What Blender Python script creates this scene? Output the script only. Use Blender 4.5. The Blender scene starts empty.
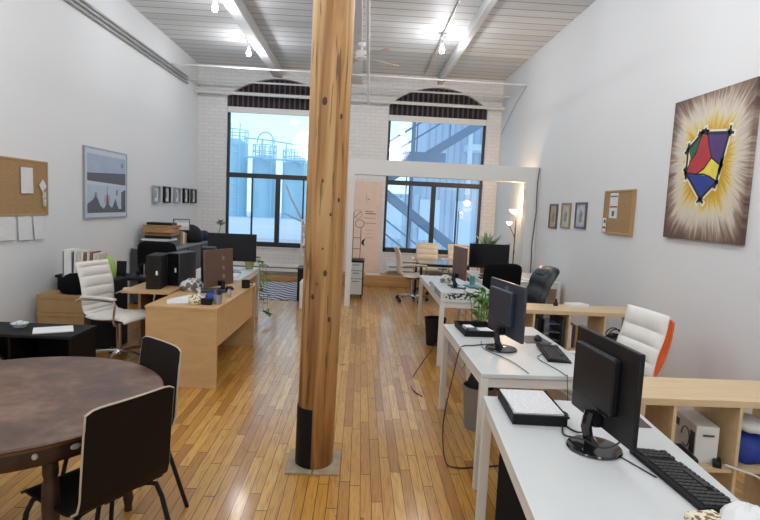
import bpy, math, random
from mathutils import Vector, Matrix, Euler
random.seed(7)
S = bpy.context.scene
COL = S.collection
PI = math.pi
def R(d): return math.radians(d)

# ------------------------------------------------------------------ materials
MATS = {}
def mat(name, col, rough=.5, metal=0., var=0., scale=8., bump=0., bscale=None, spec=.5, coat=0., emis=None, estr=0., stretch=(1,1,1)):
    if name in MATS: return MATS[name]
    m = bpy.data.materials.new(name); m.use_nodes = True
    nt = m.node_tree; b = nt.nodes['Principled BSDF']
    b.inputs['Base Color'].default_value = (*col, 1); b.inputs['Roughness'].default_value = rough
    b.inputs['Metallic'].default_value = metal; b.inputs['Specular IOR Level'].default_value = spec
    b.inputs['Coat Weight'].default_value = coat
    if emis: b.inputs['Emission Color'].default_value = (*emis, 1); b.inputs['Emission Strength'].default_value = estr
    tc = nt.nodes.new('ShaderNodeTexCoord'); mp = nt.nodes.new('ShaderNodeMapping')
    mp.inputs['Scale'].default_value = stretch
    nt.links.new(tc.outputs['Object'], mp.inputs['Vector'])
    n = nt.nodes.new('ShaderNodeTexNoise'); n.inputs['Scale'].default_value = scale; n.inputs['Detail'].default_value = 4
    nt.links.new(mp.outputs[0], n.inputs['Vector'])
    v = max(var, .03)
    r = nt.nodes.new('ShaderNodeValToRGB')
    r.color_ramp.elements[0].position = .3; r.color_ramp.elements[1].position = .7
    r.color_ramp.elements[0].color = (*[max(0, c*(1-v)) for c in col], 1)
    r.color_ramp.elements[1].color = (*[min(1, c*(1+v)) for c in col], 1)
    nt.links.new(n.outputs['Fac'], r.inputs['Fac']); nt.links.new(r.outputs[0], b.inputs['Base Color'])
    if bump:
        n2 = nt.nodes.new('ShaderNodeTexNoise'); n2.inputs['Scale'].default_value = bscale or scale*4; n2.inputs['Detail'].default_value = 3
        nt.links.new(mp.outputs[0], n2.inputs['Vector'])
        bp = nt.nodes.new('ShaderNodeBump'); bp.inputs['Strength'].default_value = bump; bp.inputs['Distance'].default_value = .01
        nt.links.new(n2.outputs['Fac'], bp.inputs['Height']); nt.links.new(bp.outputs[0], b.inputs['Normal'])
    MATS[name] = m
    return m

class NT:
    """small node builder"""
    def __init__(s, name, rough=.5):
        s.m = bpy.data.materials.new(name); s.m.use_nodes = True; s.t = s.m.node_tree
        s.b = s.t.nodes['Principled BSDF']; s.b.inputs['Roughness'].default_value = rough
    def n(s, typ, **k):
        x = s.t.nodes.new(typ)
        for a, v in k.items(): setattr(x, a, v)
        return x
    def l(s, a, b): s.t.links.new(a, b)
    def math(s, op, a, b=None, c=None):
        x = s.n('ShaderNodeMath', operation=op)
        for i, v in enumerate((a, b, c)):
            if v is None: continue
            if isinstance(v, (int, float)): x.inputs[i].default_value = v
            else: s.l(v, x.inputs[i])
        return x.outputs[0]
    def coord(s, out='Object'):
        return s.n('ShaderNodeTexCoord').outputs[out]
    def xyz(s, v):
        x = s.n('ShaderNodeSeparateXYZ'); s.l(v, x.inputs[0]); return x.outputs
    def comb(s, x, y, z=0.):
        c = s.n('ShaderNodeCombineXYZ')
        for i, v in enumerate((x, y, z)):
            if isinstance(v, (int, float)): c.inputs[i].default_value = v
            else: s.l(v, c.inputs[i])
        return c.outputs[0]
    def noise(s, v, scale, detail=4, dist=0.):
        x = s.n('ShaderNodeTexNoise'); x.inputs['Scale'].default_value = scale; x.inputs['Detail'].default_value = detail
        x.inputs['Distortion'].default_value = dist
        s.l(v, x.inputs['Vector']); return x.outputs['Fac']
    def ramp(s, f, stops, interp='LINEAR'):
        r = s.n('ShaderNodeValToRGB'); cr = r.color_ramp; cr.interpolation = interp
        while len(cr.elements) < len(stops): cr.elements.new(.5)
        for e, (p, c) in zip(cr.elements, stops): e.position = p; e.color = (*c, 1)
        s.l(f, r.inputs['Fac']); return r.outputs[0]
    def mix(s, f, a, b, blend='MIX'):
        x = s.n('ShaderNodeMix', data_type='RGBA', blend_type=blend)
        for k, v in ((0, f), (6, a), (7, b)):
            if isinstance(v, (int, float)): x.inputs[k].default_value = v
            elif isinstance(v, tuple): x.inputs[k].default_value = (*v, 1)
            else: s.l(v, x.inputs[k])
        return x.outputs[2]
    def bump(s, h, strength=.3, dist=.01):
        x = s.n('ShaderNodeBump'); x.inputs['Strength'].default_value = strength; x.inputs['Distance'].default_value = dist
        s.l(h, x.inputs['Height']); s.l(x.outputs[0], s.b.inputs['Normal'])
    def base(s, c): s.l(c, s.b.inputs['Base Color']); return s

def floor_mat():
    k = NT('maple strip floor', .26); v = k.coord(); x, y, z = k.xyz(v)
    W, Lp = .064, .85
    u = k.math('DIVIDE', x, W); row = k.math('FLOOR', u); fu = k.math('FRACT', u)
    wn = k.n('ShaderNodeTexWhiteNoise', noise_dimensions='1D'); k.l(row, wn.inputs['W'])
    yy = k.math('ADD', k.math('DIVIDE', y, Lp), k.math('MULTIPLY', wn.outputs['Value'], 7.3))
    pid = k.math('FLOOR', yy); fy = k.math('FRACT', yy)
    w2 = k.n('ShaderNodeTexWhiteNoise', noise_dimensions='2D'); k.l(k.comb(row, pid), w2.inputs['Vector'])
    tone = w2.outputs['Value']
    c = k.ramp(tone, [(0, (.35, .145, .022)), (.2, (.48, .235, .042)), (.6, (.58, .31, .062)), (.9, (.69, .41, .11)), (1, (.40, .175, .03))])
    sc = k.n('ShaderNodeMapping'); sc.inputs['Scale'].default_value = (26, 1.8, 1); k.l(v, sc.inputs['Vector'])
    g = k.noise(sc.outputs[0], 3, 5, .6)
    c = k.mix(k.math('MAXIMUM', k.math('MULTIPLY', k.math('SUBTRACT', g, .46), 2.6), 0), c, (.24, .09, .018))
    big = k.noise(v, .9, 3); c = k.mix(k.math('MULTIPLY', big, .3), c, (.40, .18, .05))
    gap = k.math('MAXIMUM', k.math('LESS_THAN', fu, .06), k.math('LESS_THAN', fy, .008))
    sp = k.math('GREATER_THAN', k.noise(v, 5.5, 2), .73)
    c = k.mix(gap, c, (.07, .028, .008)); c = k.mix(sp, c, (.16, .08, .03))
    k.base(c); k.l(k.ramp(g, [(0, (.24,)*3), (1, (.42,)*3)]), k.b.inputs['Roughness'])
    h = k.math('ADD', k.math('MULTIPLY', gap, -1), k.math('MULTIPLY', k.math('ADD', tone, k.noise(v, 6, 2)), .25)); k.bump(h, .35, .002)
    k.b.inputs['Coat Weight'].default_value = .5; k.b.inputs['Coat Roughness'].default_value = .15; k.b.inputs['Specular IOR Level'].default_value = .3
    return k.m

def ceiling_mat():
    k = NT('painted ceiling boards', .55); v = k.coord(); x, y, z = k.xyz(v)
    u = k.math('DIVIDE', y, .27); f = k.math('FRACT', u); row = k.math('FLOOR', u)
    f2 = k.math('FRACT', k.math('DIVIDE', y, .09))
    wn = k.n('ShaderNodeTexWhiteNoise', noise_dimensions='1D'); k.l(row, wn.inputs['W'])
    c = k.ramp(wn.outputs['Value'], [(0, (.56, .57, .58)), (.6, (.67, .68, .69)), (1, (.75, .75, .74))])
    st = k.n('ShaderNodeMapping'); st.inputs['Scale'].default_value = (.5, 7, 1); k.l(v, st.inputs['Vector'])
    nz = k.noise(st.outputs[0], 1.4, 4)
    c = k.mix(k.math('MULTIPLY', k.math('SUBTRACT', nz, .4), 1.2), c, (.55, .48, .38))
    c = k.mix(k.math('LESS_THAN', f, .10), c, (.24, .24, .25))
    c = k.mix(k.math('MULTIPLY', k.math('LESS_THAN', f2, .10), .45), c, (.35, .35, .36))
    k.base(c); k.bump(k.math('MULTIPLY', k.math('LESS_THAN', f, .09), -1), .5, .01)
    return k.m

def wall_mat(name, col, bmp=.12):
    k = NT(name, .62); v = k.coord()
    n = k.noise(v, .7, 4); c = k.mix(k.math('MULTIPLY', n, .12), col, tuple(a*.86 for a in col))
    k.base(c); k.bump(k.noise(v, 26, 5), bmp, .006); k.b.inputs['Specular IOR Level'].default_value = .25
    return k.m

def brick_mat():
    k = NT('white painted brick', .6); v = k.coord(); x, y, z = k.xyz(v)
    b = k.n('ShaderNodeTexBrick'); k.l(k.comb(x, z), b.inputs['Vector'])
    b.inputs['Scale'].default_value = 1; b.inputs['Brick Width'].default_value = .22; b.inputs['Row Height'].default_value = .075
    b.inputs['Mortar Size'].default_value = .008; b.inputs['Mortar Smooth'].default_value = .3
    b.inputs['Color1'].default_value = (.80, .80, .80, 1); b.inputs['Color2'].default_value = (.76, .76, .76, 1); b.inputs['Mortar'].default_value = (.69, .68, .68, 1)
    n = k.noise(v, 2.2, 5); c = k.mix(k.math('MULTIPLY', n, .22), b.outputs['Color'], (.60, .57, .55))
    k.base(c)
    h = k.math('ADD', k.math('MULTIPLY', b.outputs['Fac'], -1), k.math('MULTIPLY', k.noise(v, 30, 3), .3)); k.bump(h, .6, .008)
    return k.m

def wood_mat(name, c0, c1, rough=.45, axis=(1, 1, 14), scale=1.5, dist=1.0):
    k = NT(name, rough); v = k.coord()
    mp = k.n('ShaderNodeMapping'); mp.inputs['Scale'].default_value = axis; k.l(v, mp.inputs['Vector'])
    g = k.noise(mp.outputs[0], scale, 6, dist); f = k.noise(mp.outputs[0], scale*7, 3)
    c = k.ramp(k.math('ADD', k.math('MULTIPLY', g, .8), k.math('MULTIPLY', f, .2)), [(.3, c0), (.7, c1)])
    k.base(c); k.bump(g, .06, .004); return k.m

def post_mat():
    k = NT('pine timber post', .5); v = k.coord(); x, y, z = k.xyz(v)
    mp = k.n('ShaderNodeMapping'); mp.inputs['Scale'].default_value = (9, 9, .55); k.l(v, mp.inputs['Vector'])
    g = k.noise(mp.outputs[0], 1.6, 7, .9)
    c = k.ramp(g, [(.28, (.22, .085, .02)), (.42, (.40, .20, .062)), (.55, (.50, .29, .11)), (.75, (.60, .40, .20))])
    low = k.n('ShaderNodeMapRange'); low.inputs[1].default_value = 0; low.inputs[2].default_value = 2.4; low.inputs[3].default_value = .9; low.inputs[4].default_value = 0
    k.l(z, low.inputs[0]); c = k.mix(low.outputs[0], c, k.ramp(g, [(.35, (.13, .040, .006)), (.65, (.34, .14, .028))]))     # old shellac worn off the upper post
    m2 = k.n('ShaderNodeMapping'); m2.inputs['Scale'].default_value = (13, 13, .9); k.l(v, m2.inputs['Vector'])
    cr = k.ramp(k.noise(m2.outputs[0], 2.0, 3, .5), [(.36, (1,)*3), (.40, (0,)*3)])
    c = k.mix(k.math('MULTIPLY', cr, .75), c, (.10, .045, .015))
    k.base(c); k.bump(k.math('SUBTRACT', g, cr), .35, .006); return k.m

def leather_mat():
    k = NT('brown mottled leather top', .38); v = k.coord()
    n = k.noise(v, 4.5, 8, .6); n2 = k.noise(v, 22, 4)
    c = k.ramp(k.math('ADD', k.math('MULTIPLY', n, .75), k.math('MULTIPLY', n2, .25)), [(.32, (.045, .020, .014)), (.5, (.11, .055, .036)), (.68, (.22, .125, .085))])
    k.base(c); k.bump(n2, .12, .003); return k.m

def rug_mat():
    k = NT('zigzag woven rug', .9); v = k.coord(); x, y, z = k.xyz(v)
    t = k.math('MULTIPLY', k.math('ABSOLUTE', k.math('SUBTRACT', k.math('FRACT', k.math('DIVIDE', x, .42)), .5)), .55)
    f = k.math('FRACT', k.math('DIVIDE', k.math('ADD', y, t), .24))
    c = k.mix(k.math('LESS_THAN', f, .5), (.62, .62, .64), (.05, .06, .11))
    k.base(c); k.bump(k.noise(v, 160, 2), .4, .004); return k.m

def canvas_mat():
    k = NT('furry sunburst canvas', .6); v = k.coord(); x, y, zz = k.xyz(v); z = y   # local: x to the right, y up the wall
    dx = k.math('MULTIPLY', k.math('SUBTRACT', x, .60), 1.12); dz = k.math('SUBTRACT', z, .68)
    r = k.math('SQRT', k.math('ADD', k.math('MULTIPLY', dx, dx), k.math('MULTIPLY', dz, dz)))
    a = k.math('ARCTAN2', dz, dx)
    st = k.noise(k.comb(k.math('MULTIPLY', a, 14), k.math('MULTIPLY', r, 2.4)), 1.6, 6, .4)
    st2 = k.noise(v, 5, 3)
    d = k.math('MAXIMUM', k.math('MULTIPLY', k.math('ABSOLUTE', k.math('SUBTRACT', x, .54)), 1.12), k.math('MULTIPLY', k.math('ABSOLUTE', k.math('SUBTRACT', z, .63)), .98))
    e = k.math('ADD', k.math('ADD', k.math('MULTIPLY', d, .65), k.math('MULTIPLY', r, .35)), k.math('MULTIPLY', k.math('SUBTRACT', st, .5), .34))
    e = k.math('ADD', e, k.math('MULTIPLY', k.math('SUBTRACT', st2, .5), .12))
    c = k.ramp(e, [(.20, (.48, .26, .01)), (.30, (.62, .38, .025)), (.36, (.68, .54, .24)), (.42, (.66, .60, .48)), (.49, (.58, .50, .42)), (.57, (.30, .21, .16)), (.66, (.12, .07, .055)), (.8, (.08, .045, .04))])
    k.base(c); k.bump(st, .25, .003); return k.m

def glass_mat(name, tint=(1, 1, 1), refl=.07):
    m = bpy.data.materials.new(name); m.use_nodes = True; t = m.node_tree; t.nodes.clear()
    o = t.nodes.new('ShaderNodeOutputMaterial'); mx = t.nodes.new('ShaderNodeMixShader'); tr = t.nodes.new('ShaderNodeBsdfTransparent'); gl = t.nodes.new('ShaderNodeBsdfGlossy')
    tr.inputs[0].default_value = (*tint, 1); gl.inputs['Roughness'].default_value = .03; mx.inputs[0].default_value = refl
    t.links.new(tr.outputs[0], mx.inputs[1]); t.links.new(gl.outputs[0], mx.inputs[2]); t.links.new(mx.outputs[0], o.inputs[0]); return m

def speckle_mat(name, ca, cb, scale, thr=.5, rough=.6):
    k = NT(name, rough); v = k.coord()
    vo = k.n('ShaderNodeTexVoronoi'); vo.inputs['Scale'].default_value = scale; k.l(v, vo.inputs['Vector'])
    c = k.mix(k.math('GREATER_THAN', k.xyz(vo.outputs['Color'])[0], thr), ca, cb); k.base(c); return k.m

def printed_mat(name, paper, ink, row=.012, fill=.55):
    """sheet of small illegible print: broken lines across the sheet (local x to the right, y up)"""
    k = NT(name, .7); x, y, z = k.xyz(k.coord())
    f = k.math('FRACT', k.math('DIVIDE', y, row)); r = k.math('FLOOR', k.math('DIVIDE', y, row))
    n = k.noise(k.comb(k.math('MULTIPLY', x, 1), k.math('MULTIPLY', r, 3.1)), 60, 2)
    ln = k.math('MULTIPLY', k.math('LESS_THAN', f, .42), k.math('GREATER_THAN', n, fill*.8))
    k.base(k.mix(k.math('MULTIPLY', ln, .4), paper, ink)); return k.m

M_floor, M_ceil, M_brick = floor_mat(), ceiling_mat(), brick_mat()
M_wall = wall_mat('white plaster wall', (.74, .75, .76)); M_paint = wall_mat('white painted board', (.76, .75, .73), .05)
M_post, M_leath, M_rug, M_canvas = post_mat(), leather_mat(), rug_mat(), canvas_mat()
M_glass = glass_mat('window glass', (1, 1, 1), .04); M_tglass = glass_mat('greenish sheet glass', (.86, .95, .92), .12)
M_birch = wood_mat('birch veneer', (.60, .44, .25), (.70, .54, .34), .45, (1.5, 14, 14), 1.6)
M_desk = wood_mat('beech desk veneer', (.52, .32, .145), (.60, .39, .19), .42, (3, 3, 9), 1.6)
M_step = wood_mat('varnished step boards', (.42, .22, .08), (.56, .33, .14), .4, (1, 12, 12), 2)
M_darkwood = wood_mat('dark carved wood', (.020, .009, .006), (.055, .024, .015), .35, (4, 4, 4), 3)
M_plyb = mat('black brown plywood', (.009, .006, .005), .5, var=.2, scale=30, stretch=(1, 1, 8), spec=.15)
M_plye = mat('bare plywood edge', (.45, .38, .30), .5)
M_blk = mat('black plastic', (.010, .010, .012), .4, var=.1, spec=.3); M_blkm = mat('matte black plastic', (.012, .012, .014), .6, spec=.2)
M_gloss = mat('glossy black plastic', (.008, .008, .01), .1, spec=.6); M_dgrey = mat('dark grey plastic', (.045, .048, .055), .4)
M_screen = mat('switched off screen', (.006, .006, .008), .18, spec=.35)
M_key = mat('black keycap', (.022, .022, .024), .5)
M_fab = mat('black mesh fabric', (.007, .007, .008), .9, bump=.4, bscale=200, spec=.1)
M_bleath = mat('black soft leather', (.016, .017, .018), .34, bump=.25, bscale=60)
M_wleath = mat('white soft leather', (.74, .71, .66), .42, bump=.08, bscale=70, var=.03)
M_cleath = mat('cream soft leather', (.70, .62, .50), .45, bump=.08, bscale=70)
M_chrome = mat('polished chrome', (.62, .62, .63), .16, 1); M_steel = mat('brushed steel', (.45, .45, .46), .35, 1)
M_wtop = mat('white laminate', (.62, .635, .63), .38, var=.02, scale=3); M_wmet = mat('white powder coated metal', (.70, .68, .65), .4)
M_frame = mat('black window frame', (.022, .024, .03), .45); M_pipe = mat('white painted pipe', (.66, .66, .66), .4)
M_conduit = mat('galvanised conduit', (.40, .39, .37), .4, .5); M_beam = wall_mat('painted steel beam', (.60, .60, .60), .1)
M_cork = mat('cork', (.36, .22, .10), .85, var=.25, scale=120, bump=.3, bscale=200); M_corkf = mat('light wood frame', (.42, .26, .11), .5)
M_paper = printed_mat('printed paper', (.76, .76, .76), (.25, .25, .3)); M_plain = mat('blank white paper', (.78, .78, .77), .7)
M_card = mat('brown cardboard', (.42, .26, .11), .75, var=.08, scale=5); M_kraft = mat('kraft folder', (.40, .22, .09), .7, var=.1)
M_green = mat('leaf green', (.13, .27, .06), .5, var=.3, scale=14); M_dgreen = mat('pale agave leaf', (.25, .33, .20), .5, var=.3, scale=10)
M_teal = mat('teal plastic', (.05, .27, .28), .4); M_orange = mat('orange moulded plastic', (.72, .12, .02), .35)
M_blue = mat('royal blue fabric', (.01, .04, .30), .6, bump=.3, bscale=30); M_red = mat('dull red', (.35, .03, .04), .6)
M_rubber = mat('black rubber', (.012, .012, .012), .6); M_cable = mat('black cable', (.015, .015, .016), .45); M_wcable = mat('white cable', (.66, .64, .6), .45)
M_blueg = mat('blue grey plastic', (.10, .12, .17), .35)
M_silver = mat('silver plastic', (.38, .39, .41), .3, .6)
M_shade = mat('lit lamp glass', (.9, .8, .6), .4, emis=(1, .74, .40), estr=3.2)
M_bulb = mat('lit bulb glass', (1, 1, 1), .3, emis=(1, .97, .92), estr=22)
M_brass = mat('aged brass', (.16, .11, .07), .35, .8)
M_plate = mat('worn floor plate', (.34, .26, .17), .6, var=.2, scale=12)
M_wrap = mat('black post wrap', (.006, .006, .007), .55, bump=.3, bscale=30, spec=.2)
M_bagp = mat('thin white plastic bag', (.74, .74, .73), .4, bump=.6, bscale=14)
M_patt = speckle_mat('patterned paper', (.72, .68, .50), (.20, .10, .04), 70, .62)
M_bwpat = speckle_mat('black and white printed band', (.62, .62, .58), (.02, .03, .025), 55, .45)
M_clut = speckle_mat('mixed paper scraps', (.62, .60, .55), (.15, .13, .12), 30, .6)
M_brownback = mat('bronze plastic', (.115, .06, .045), .4)

# ------------------------------------------------------------------ mesh builder
class MB:
    def __init__(s): s.v = []; s.f = []; s.mi = []; s.cur = 0; s.M = Matrix()
    def at(s, M): s.M = M; return s
    def add(s, vs, fs):
        o = len(s.v); s.v += [tuple(s.M @ Vector(p)) for p in vs]
        for f in fs: s.f.append([i+o for i in f]); s.mi.append(s.cur)
        return s
    def box(s, c, d, r=(0, 0, 0)):
        E = Euler(r).to_matrix(); h = [a/2 for a in d]; vs = []
        for x in (-1, 1):
            for y in (-1, 1):
                for z in (-1, 1): vs.append(Vector(c)+E @ Vector((x*h[0], y*h[1], z*h[2])))
        return s.add(vs, [(0, 1, 3, 2), (4, 6, 7, 5), (0, 4, 5, 1), (2, 3, 7, 6), (0, 2, 6, 4), (1, 5, 7, 3)])
    def b2(s, x0, x1, y0, y1, z0, z1): return s.box(((x0+x1)/2, (y0+y1)/2, (z0+z1)/2), (abs(x1-x0), abs(y1-y0), abs(z1-z0)))
    def tube(s, pts, r, n=8, caps=True, rs=None):
        pts = [Vector(p) for p in pts]; T = []
        for i in range(len(pts)):
            a = pts[max(0, i-1)]; b = pts[min(len(pts)-1, i+1)]; T.append((b-a).normalized())
        up = Vector((0, 0, 1)) if abs(T[0].z) < .9 else Vector((1, 0, 0))
        N = T[0].cross(up).normalized(); vs = []; fs = []
        for i, (p, t) in enumerate(zip(pts, T)):
            N = (N - t*N.dot(t)).normalized(); B = t.cross(N)
            rr = rs[i] if rs else r
            for k in range(n):
                a = 2*PI*k/n; vs.append(p + (N*math.cos(a)+B*math.sin(a))*rr)
        for i in range(len(pts)-1):
            for k in range(n): fs.append((i*n+k, i*n+(k+1) % n, (i+1)*n+(k+1) % n, (i+1)*n+k))
        if caps: fs.append(list(range(n))[::-1]); fs.append([(len(pts)-1)*n+k for k in range(n)])
        return s.add(vs, fs)
    def cyl(s, a, b, r, r2=None, n=16): return s.tube([a, b], r, n, rs=[r, r if r2 is None else r2])
    def lathe(s, prof, c=(0, 0, 0), n=28, a0=0, a1=2*PI):
        full = abs(a1-a0-2*PI) < 1e-6; m = n if full else n+1; vs = []; fs = []
        for r, z in prof:
            for k in range(m):
                a = a0+(a1-a0)*k/n; vs.append((c[0]+r*math.cos(a), c[1]+r*math.sin(a), c[2]+z))
        for i in range(len(prof)-1):
            for k in range(n):
                k2 = (k+1) % m; fs.append((i*m+k, i*m+k2, (i+1)*m+k2, (i+1)*m+k))
        return s.add(vs, fs)
    def prism(s, pts, d0, d1, ax='z'):
        n = len(pts)
        def P(a, b, d): return {'z': (a, b, d), 'y': (a, d, b), 'x': (d, a, b)}[ax]
        vs = [P(a, b, d0) for a, b in pts]+[P(a, b, d1) for a, b in pts]
        return s.add(vs, [list(range(n))[::-1], [n+i for i in range(n)]]+[(i, (i+1) % n, n+(i+1) % n, n+i) for i in range(n)])
    def ball(s, c, r, n=14, m=8):
        if isinstance(r, (int, float)): r = (r, r, r)
        vs = []; fs = []
        for i in range(m+1):
            t = PI*i/m
            for k in range(n):
                a = 2*PI*k/n; vs.append((c[0]+r[0]*math.sin(t)*math.cos(a), c[1]+r[1]*math.sin(t)*math.sin(a), c[2]+r[2]*math.cos(t)))
        for i in range(m):
            for k in range(n): fs.append((i*n+k, (i+1)*n+k, (i+1)*n+(k+1) % n, i*n+(k+1) % n))
        return s.add(vs, fs)
    def sheet(s, fn, nu, nv, th):
        """fn(u,v)->point, closed slab of thickness th along normals"""
        g = [[Vector(fn(i/nu, j/nv)) for j in range(nv+1)] for i in range(nu+1)]; N = []
        for i in range(nu+1):
            N.append([])
            for j in range(nv+1):
                a = g[min(nu, i+1)][j]-g[max(0, i-1)][j]; b = g[i][min(nv, j+1)]-g[i][max(0, j-1)]
                N[i].append(a.cross(b).normalized())
        W = nv+1; K = (nu+1)*W
        t = th if callable(th) else (lambda u, v: (th/2, -th/2))
        vs = [g[i][j]+N[i][j]*t(i/nu, j/nv)[0] for i in range(nu+1) for j in range(W)]
        vs += [g[i][j]+N[i][j]*t(i/nu, j/nv)[1] for i in range(nu+1) for j in range(W)]
        fs = []
        for i in range(nu):
            for j in range(nv):
                a = i*W+j; fs.append((a, a+W, a+W+1, a+1)); fs.append((K+a, K+a+1, K+a+W+1, K+a+W))
        for i in range(nu):
            a = i*W; b = i*W+nv; fs.append((a, K+a, K+a+W, a+W)); fs.append((b, b+W, K+b+W, K+b))
        for j in range(nv):
            a = j; b = nu*W+j; fs.append((a, a+1, K+a+1, K+a)); fs.append((b, K+b, K+b+1, b+1))
        return s.add(vs, fs)
    def build(s, name, mats, parent=None, label=None, bevel=0., smooth=None, seg=2, sub=0):
        me = bpy.data.meshes.new(name); me.from_pydata(s.v, [], s.f)
        if not isinstance(mats, (list, tuple)): mats = [mats]
        for m in mats: me.materials.append(m)
        if len(mats) > 1: me.polygons.foreach_set('material_index', s.mi)
        me.update()
        import bmesh
        bm = bmesh.new(); bm.from_mesh(me); bmesh.ops.recalc_face_normals(bm, faces=bm.faces); bm.to_mesh(me); bm.free()
        me.polygons.foreach_set('use_smooth', [True]*len(me.polygons)); me.set_sharp_from_angle(angle=R(smooth or 38))
        o = bpy.data.objects.new(name, me); COL.objects.link(o)
        if bevel:
            b = o.modifiers.new('bevel', 'BEVEL'); b.width = bevel; b.segments = seg; b.limit_method = 'ANGLE'; b.angle_limit = R(40); b.harden_normals = False
        if sub:
            b = o.modifiers.new('sub', 'SUBSURF'); b.levels = sub; b.render_levels = sub
        if parent: o.parent = parent
        if label: o['label'] = label
        return o

def thing(name, label, cat, loc=(0, 0, 0), rz=0, group=None):
    o = bpy.data.objects.new(name, None); COL.objects.link(o); o.empty_display_size = .1
    o.location = loc; o.rotation_euler = (0, 0, rz); o['label'] = label; o['category'] = cat
    if group: o['group'] = group
    return o
def tag(o, label, cat, group=None, kind=None):
    o['label'] = label; o['category'] = cat
    if group: o['group'] = group
    if kind: o['kind'] = kind
    return o
def place(o, loc, rz=0): o.location = loc; o.rotation_euler = (0, 0, rz); return o
def struct(o): o['kind'] = 'structure'; return o
def dup(root, loc, rz, label, group=None):
    def cp(o, par):
        c = o.copy(); COL.objects.link(c)
        if par: c.parent = par
        for ch in list(o.children): cp(ch, c)
        return c
    r = cp(root, None); r.location = loc; r.rotation_euler = (0, 0, rz); r['label'] = label
    if group: r['group'] = group
    return r

XL, XR, YB, YF, ZC = -3.54, 2.93, 12.0, -3.6, 4.49
# ------------------------------------------------------------------ room shell
struct(MB().b2(XL-.3, XR+.3, YF-.3, YB+.3, -.15, 0).build('floor', M_floor))
struct(MB().b2(XL-.3, XR+.3, YF-.3, YB+.3, ZC, ZC+.15).build('ceiling', M_ceil))
struct(MB().b2(XL-.2, XL, YF-.2, YB+.3, 0, ZC).build('wall_left', M_wall))
struct(MB().b2(XR, XR+.2, YF-.2, YB+.3, 0, ZC).build('wall_right', M_wall))
WINS = [(-2.93, -.72), (.50, 2.62)]
SILL, GT, SPR, PEAK = .70, 3.62, 3.86, 4.27
def arch(x0, x1, n=14):
    c = (x0+x1)/2; h = (x1-x0)/2; rise = PEAK-SPR; rad = (h*h+rise*rise)/(2*rise); out = []
    for i in range(n+1):
        x = x0+(x1-x0)*i/n; out.append((x, PEAK-rad+math.sqrt(rad*rad-(x-c)**2)))
    return out
wb = MB()
xs = [XL-.2]+[a for w in WINS for a in w]+[XR+.2]
for i in range(0, 6, 2): wb.b2(xs[i], xs[i+1], YB, YB+.3, 0, ZC)
for x0, x1 in WINS:
    wb.b2(x0, x1, YB, YB+.3, 0, SILL)
    a = arch(x0, x1); wb.prism([(x1, ZC), (x0, ZC)]+a, YB, YB+.3, 'y')
struct(wb.build('wall_back', M_brick))
# rear wall behind the camera with two tall windows
rw = MB(); xs = [XL-.2, -2.9, -.9, .4, 2.4, XR+.2]
for i in range(0, 6, 2): rw.b2(xs[i], xs[i+1], YF-.3, YF, 0, ZC)
for i in (1, 3): rw.b2(xs[i], xs[i+1], YF-.3, YF, 0, .7).b2(xs[i], xs[i+1], YF-.3, YF, 3.9, ZC)
struct(rw.build('wall_rear', M_wall))
# windows
for wi, (x0, x1) in enumerate(WINS):
    fr = MB(); y0, y1 = YB+.07, YB+.13; w = .055
    fr.b2(x0, x0+w, y0, y1, SILL, SPR).b2(x1-w, x1, y0, y1, SILL, SPR).b2(x0, x1, y0, y1, SILL, SILL+.10)
    tz = 2.17; fr.b2(x0, x1, y0-.02, y1, tz, tz+.10).b2(x0, x1, y0, y1, GT-.05, GT)
    q = (x1-x0)/4
    for k, t in ((1, .03), (2, .10), (3, .03)): fr.b2(x0+q*k-t/2, x0+q*k+t/2, y0-.01, y1, SILL, tz)
    fo = struct(fr.build('window_%d' % (wi+1), M_frame))
    g = MB().b2(x0+.02, x1-.02, YB+.095, YB+.10, SILL+.05, GT).build('window_pane', M_glass, fo)
    MB().b2(x0-.02, x1+.02, YB-.03, YB+.07, SILL-.03, SILL).build('window_sill', M_paint, fo, bevel=.004)
    # valance box of the rolled blind and the dark pleated cloth filling the arch
    o = MB().b2(-(x1-x0)/2+.005, (x1-x0)/2-.005, -.03, .035, -.09, .03).build('roller_blind', M_paint, bevel=.008); o.location = ((x0+x1)/2, YB+.03, GT)
    tag(o, ['rolled up white roller blind under the pleated arch of the left window', 'rolled up white roller blind under the pleated arch of the right window'][wi], 'blind', 'rolled window blinds')
    pl = MB(); a = arch(x0, x1, 60); n = 60
    for i in range(n):
        xm = (a[i][0]+a[i+1][0])/2; yy = YB+.10+.018*math.sin(i*2.1)
        pl.prism([(a[i][0], GT+.03), (a[i+1][0], GT+.03), (a[i+1][0], a[i+1][1]-.002), (a[i][0], a[i][1]-.002)], yy, yy+.03, 'y')
    k = NT('dark pleated cloth', .85); x, y, z = k.xyz(k.coord())
    k.base(k.mix(k.math('LESS_THAN', k.math('FRACT', k.math('DIVIDE', x, .11)), .35), (.025, .018, .024), (.12, .09, .11)))
    tag(pl.build('arch_curtain', k.m), ['dark pleated cloth filling the arch of the left window', 'dark pleated cloth filling the arch of the right window'][wi], 'curtain', 'pleated arch cloths')
for wi, (x0, x1) in enumerate(((-2.9, -.9), (.4, 2.4))):
    fr = MB(); y0, y1 = YF-.2, YF-.14
    for a, b in ((x0, x0+.06), (x1-.06, x1), ((x0+x1)/2-.03, (x0+x1)/2+.03)): fr.b2(a, b, y0, y1, .7, 3.9)
    for z in (.7, 2.2, 3.84): fr.b2(x0, x1, y0, y1, z, z+.06)
    struct(fr.build('window_%d' % (wi+3), M_frame))
# wooden step along the back wall
struct(MB().b2(-.6, XR-.001, 11.52, YB-.001, 0.001, .23).build('trim_1', M_step, bevel=.006))
struct(MB().b2(XL+.001, -.605, 11.72, YB-.001, 0.001, .10).build('trim_2', M_step, bevel=.006))
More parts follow.
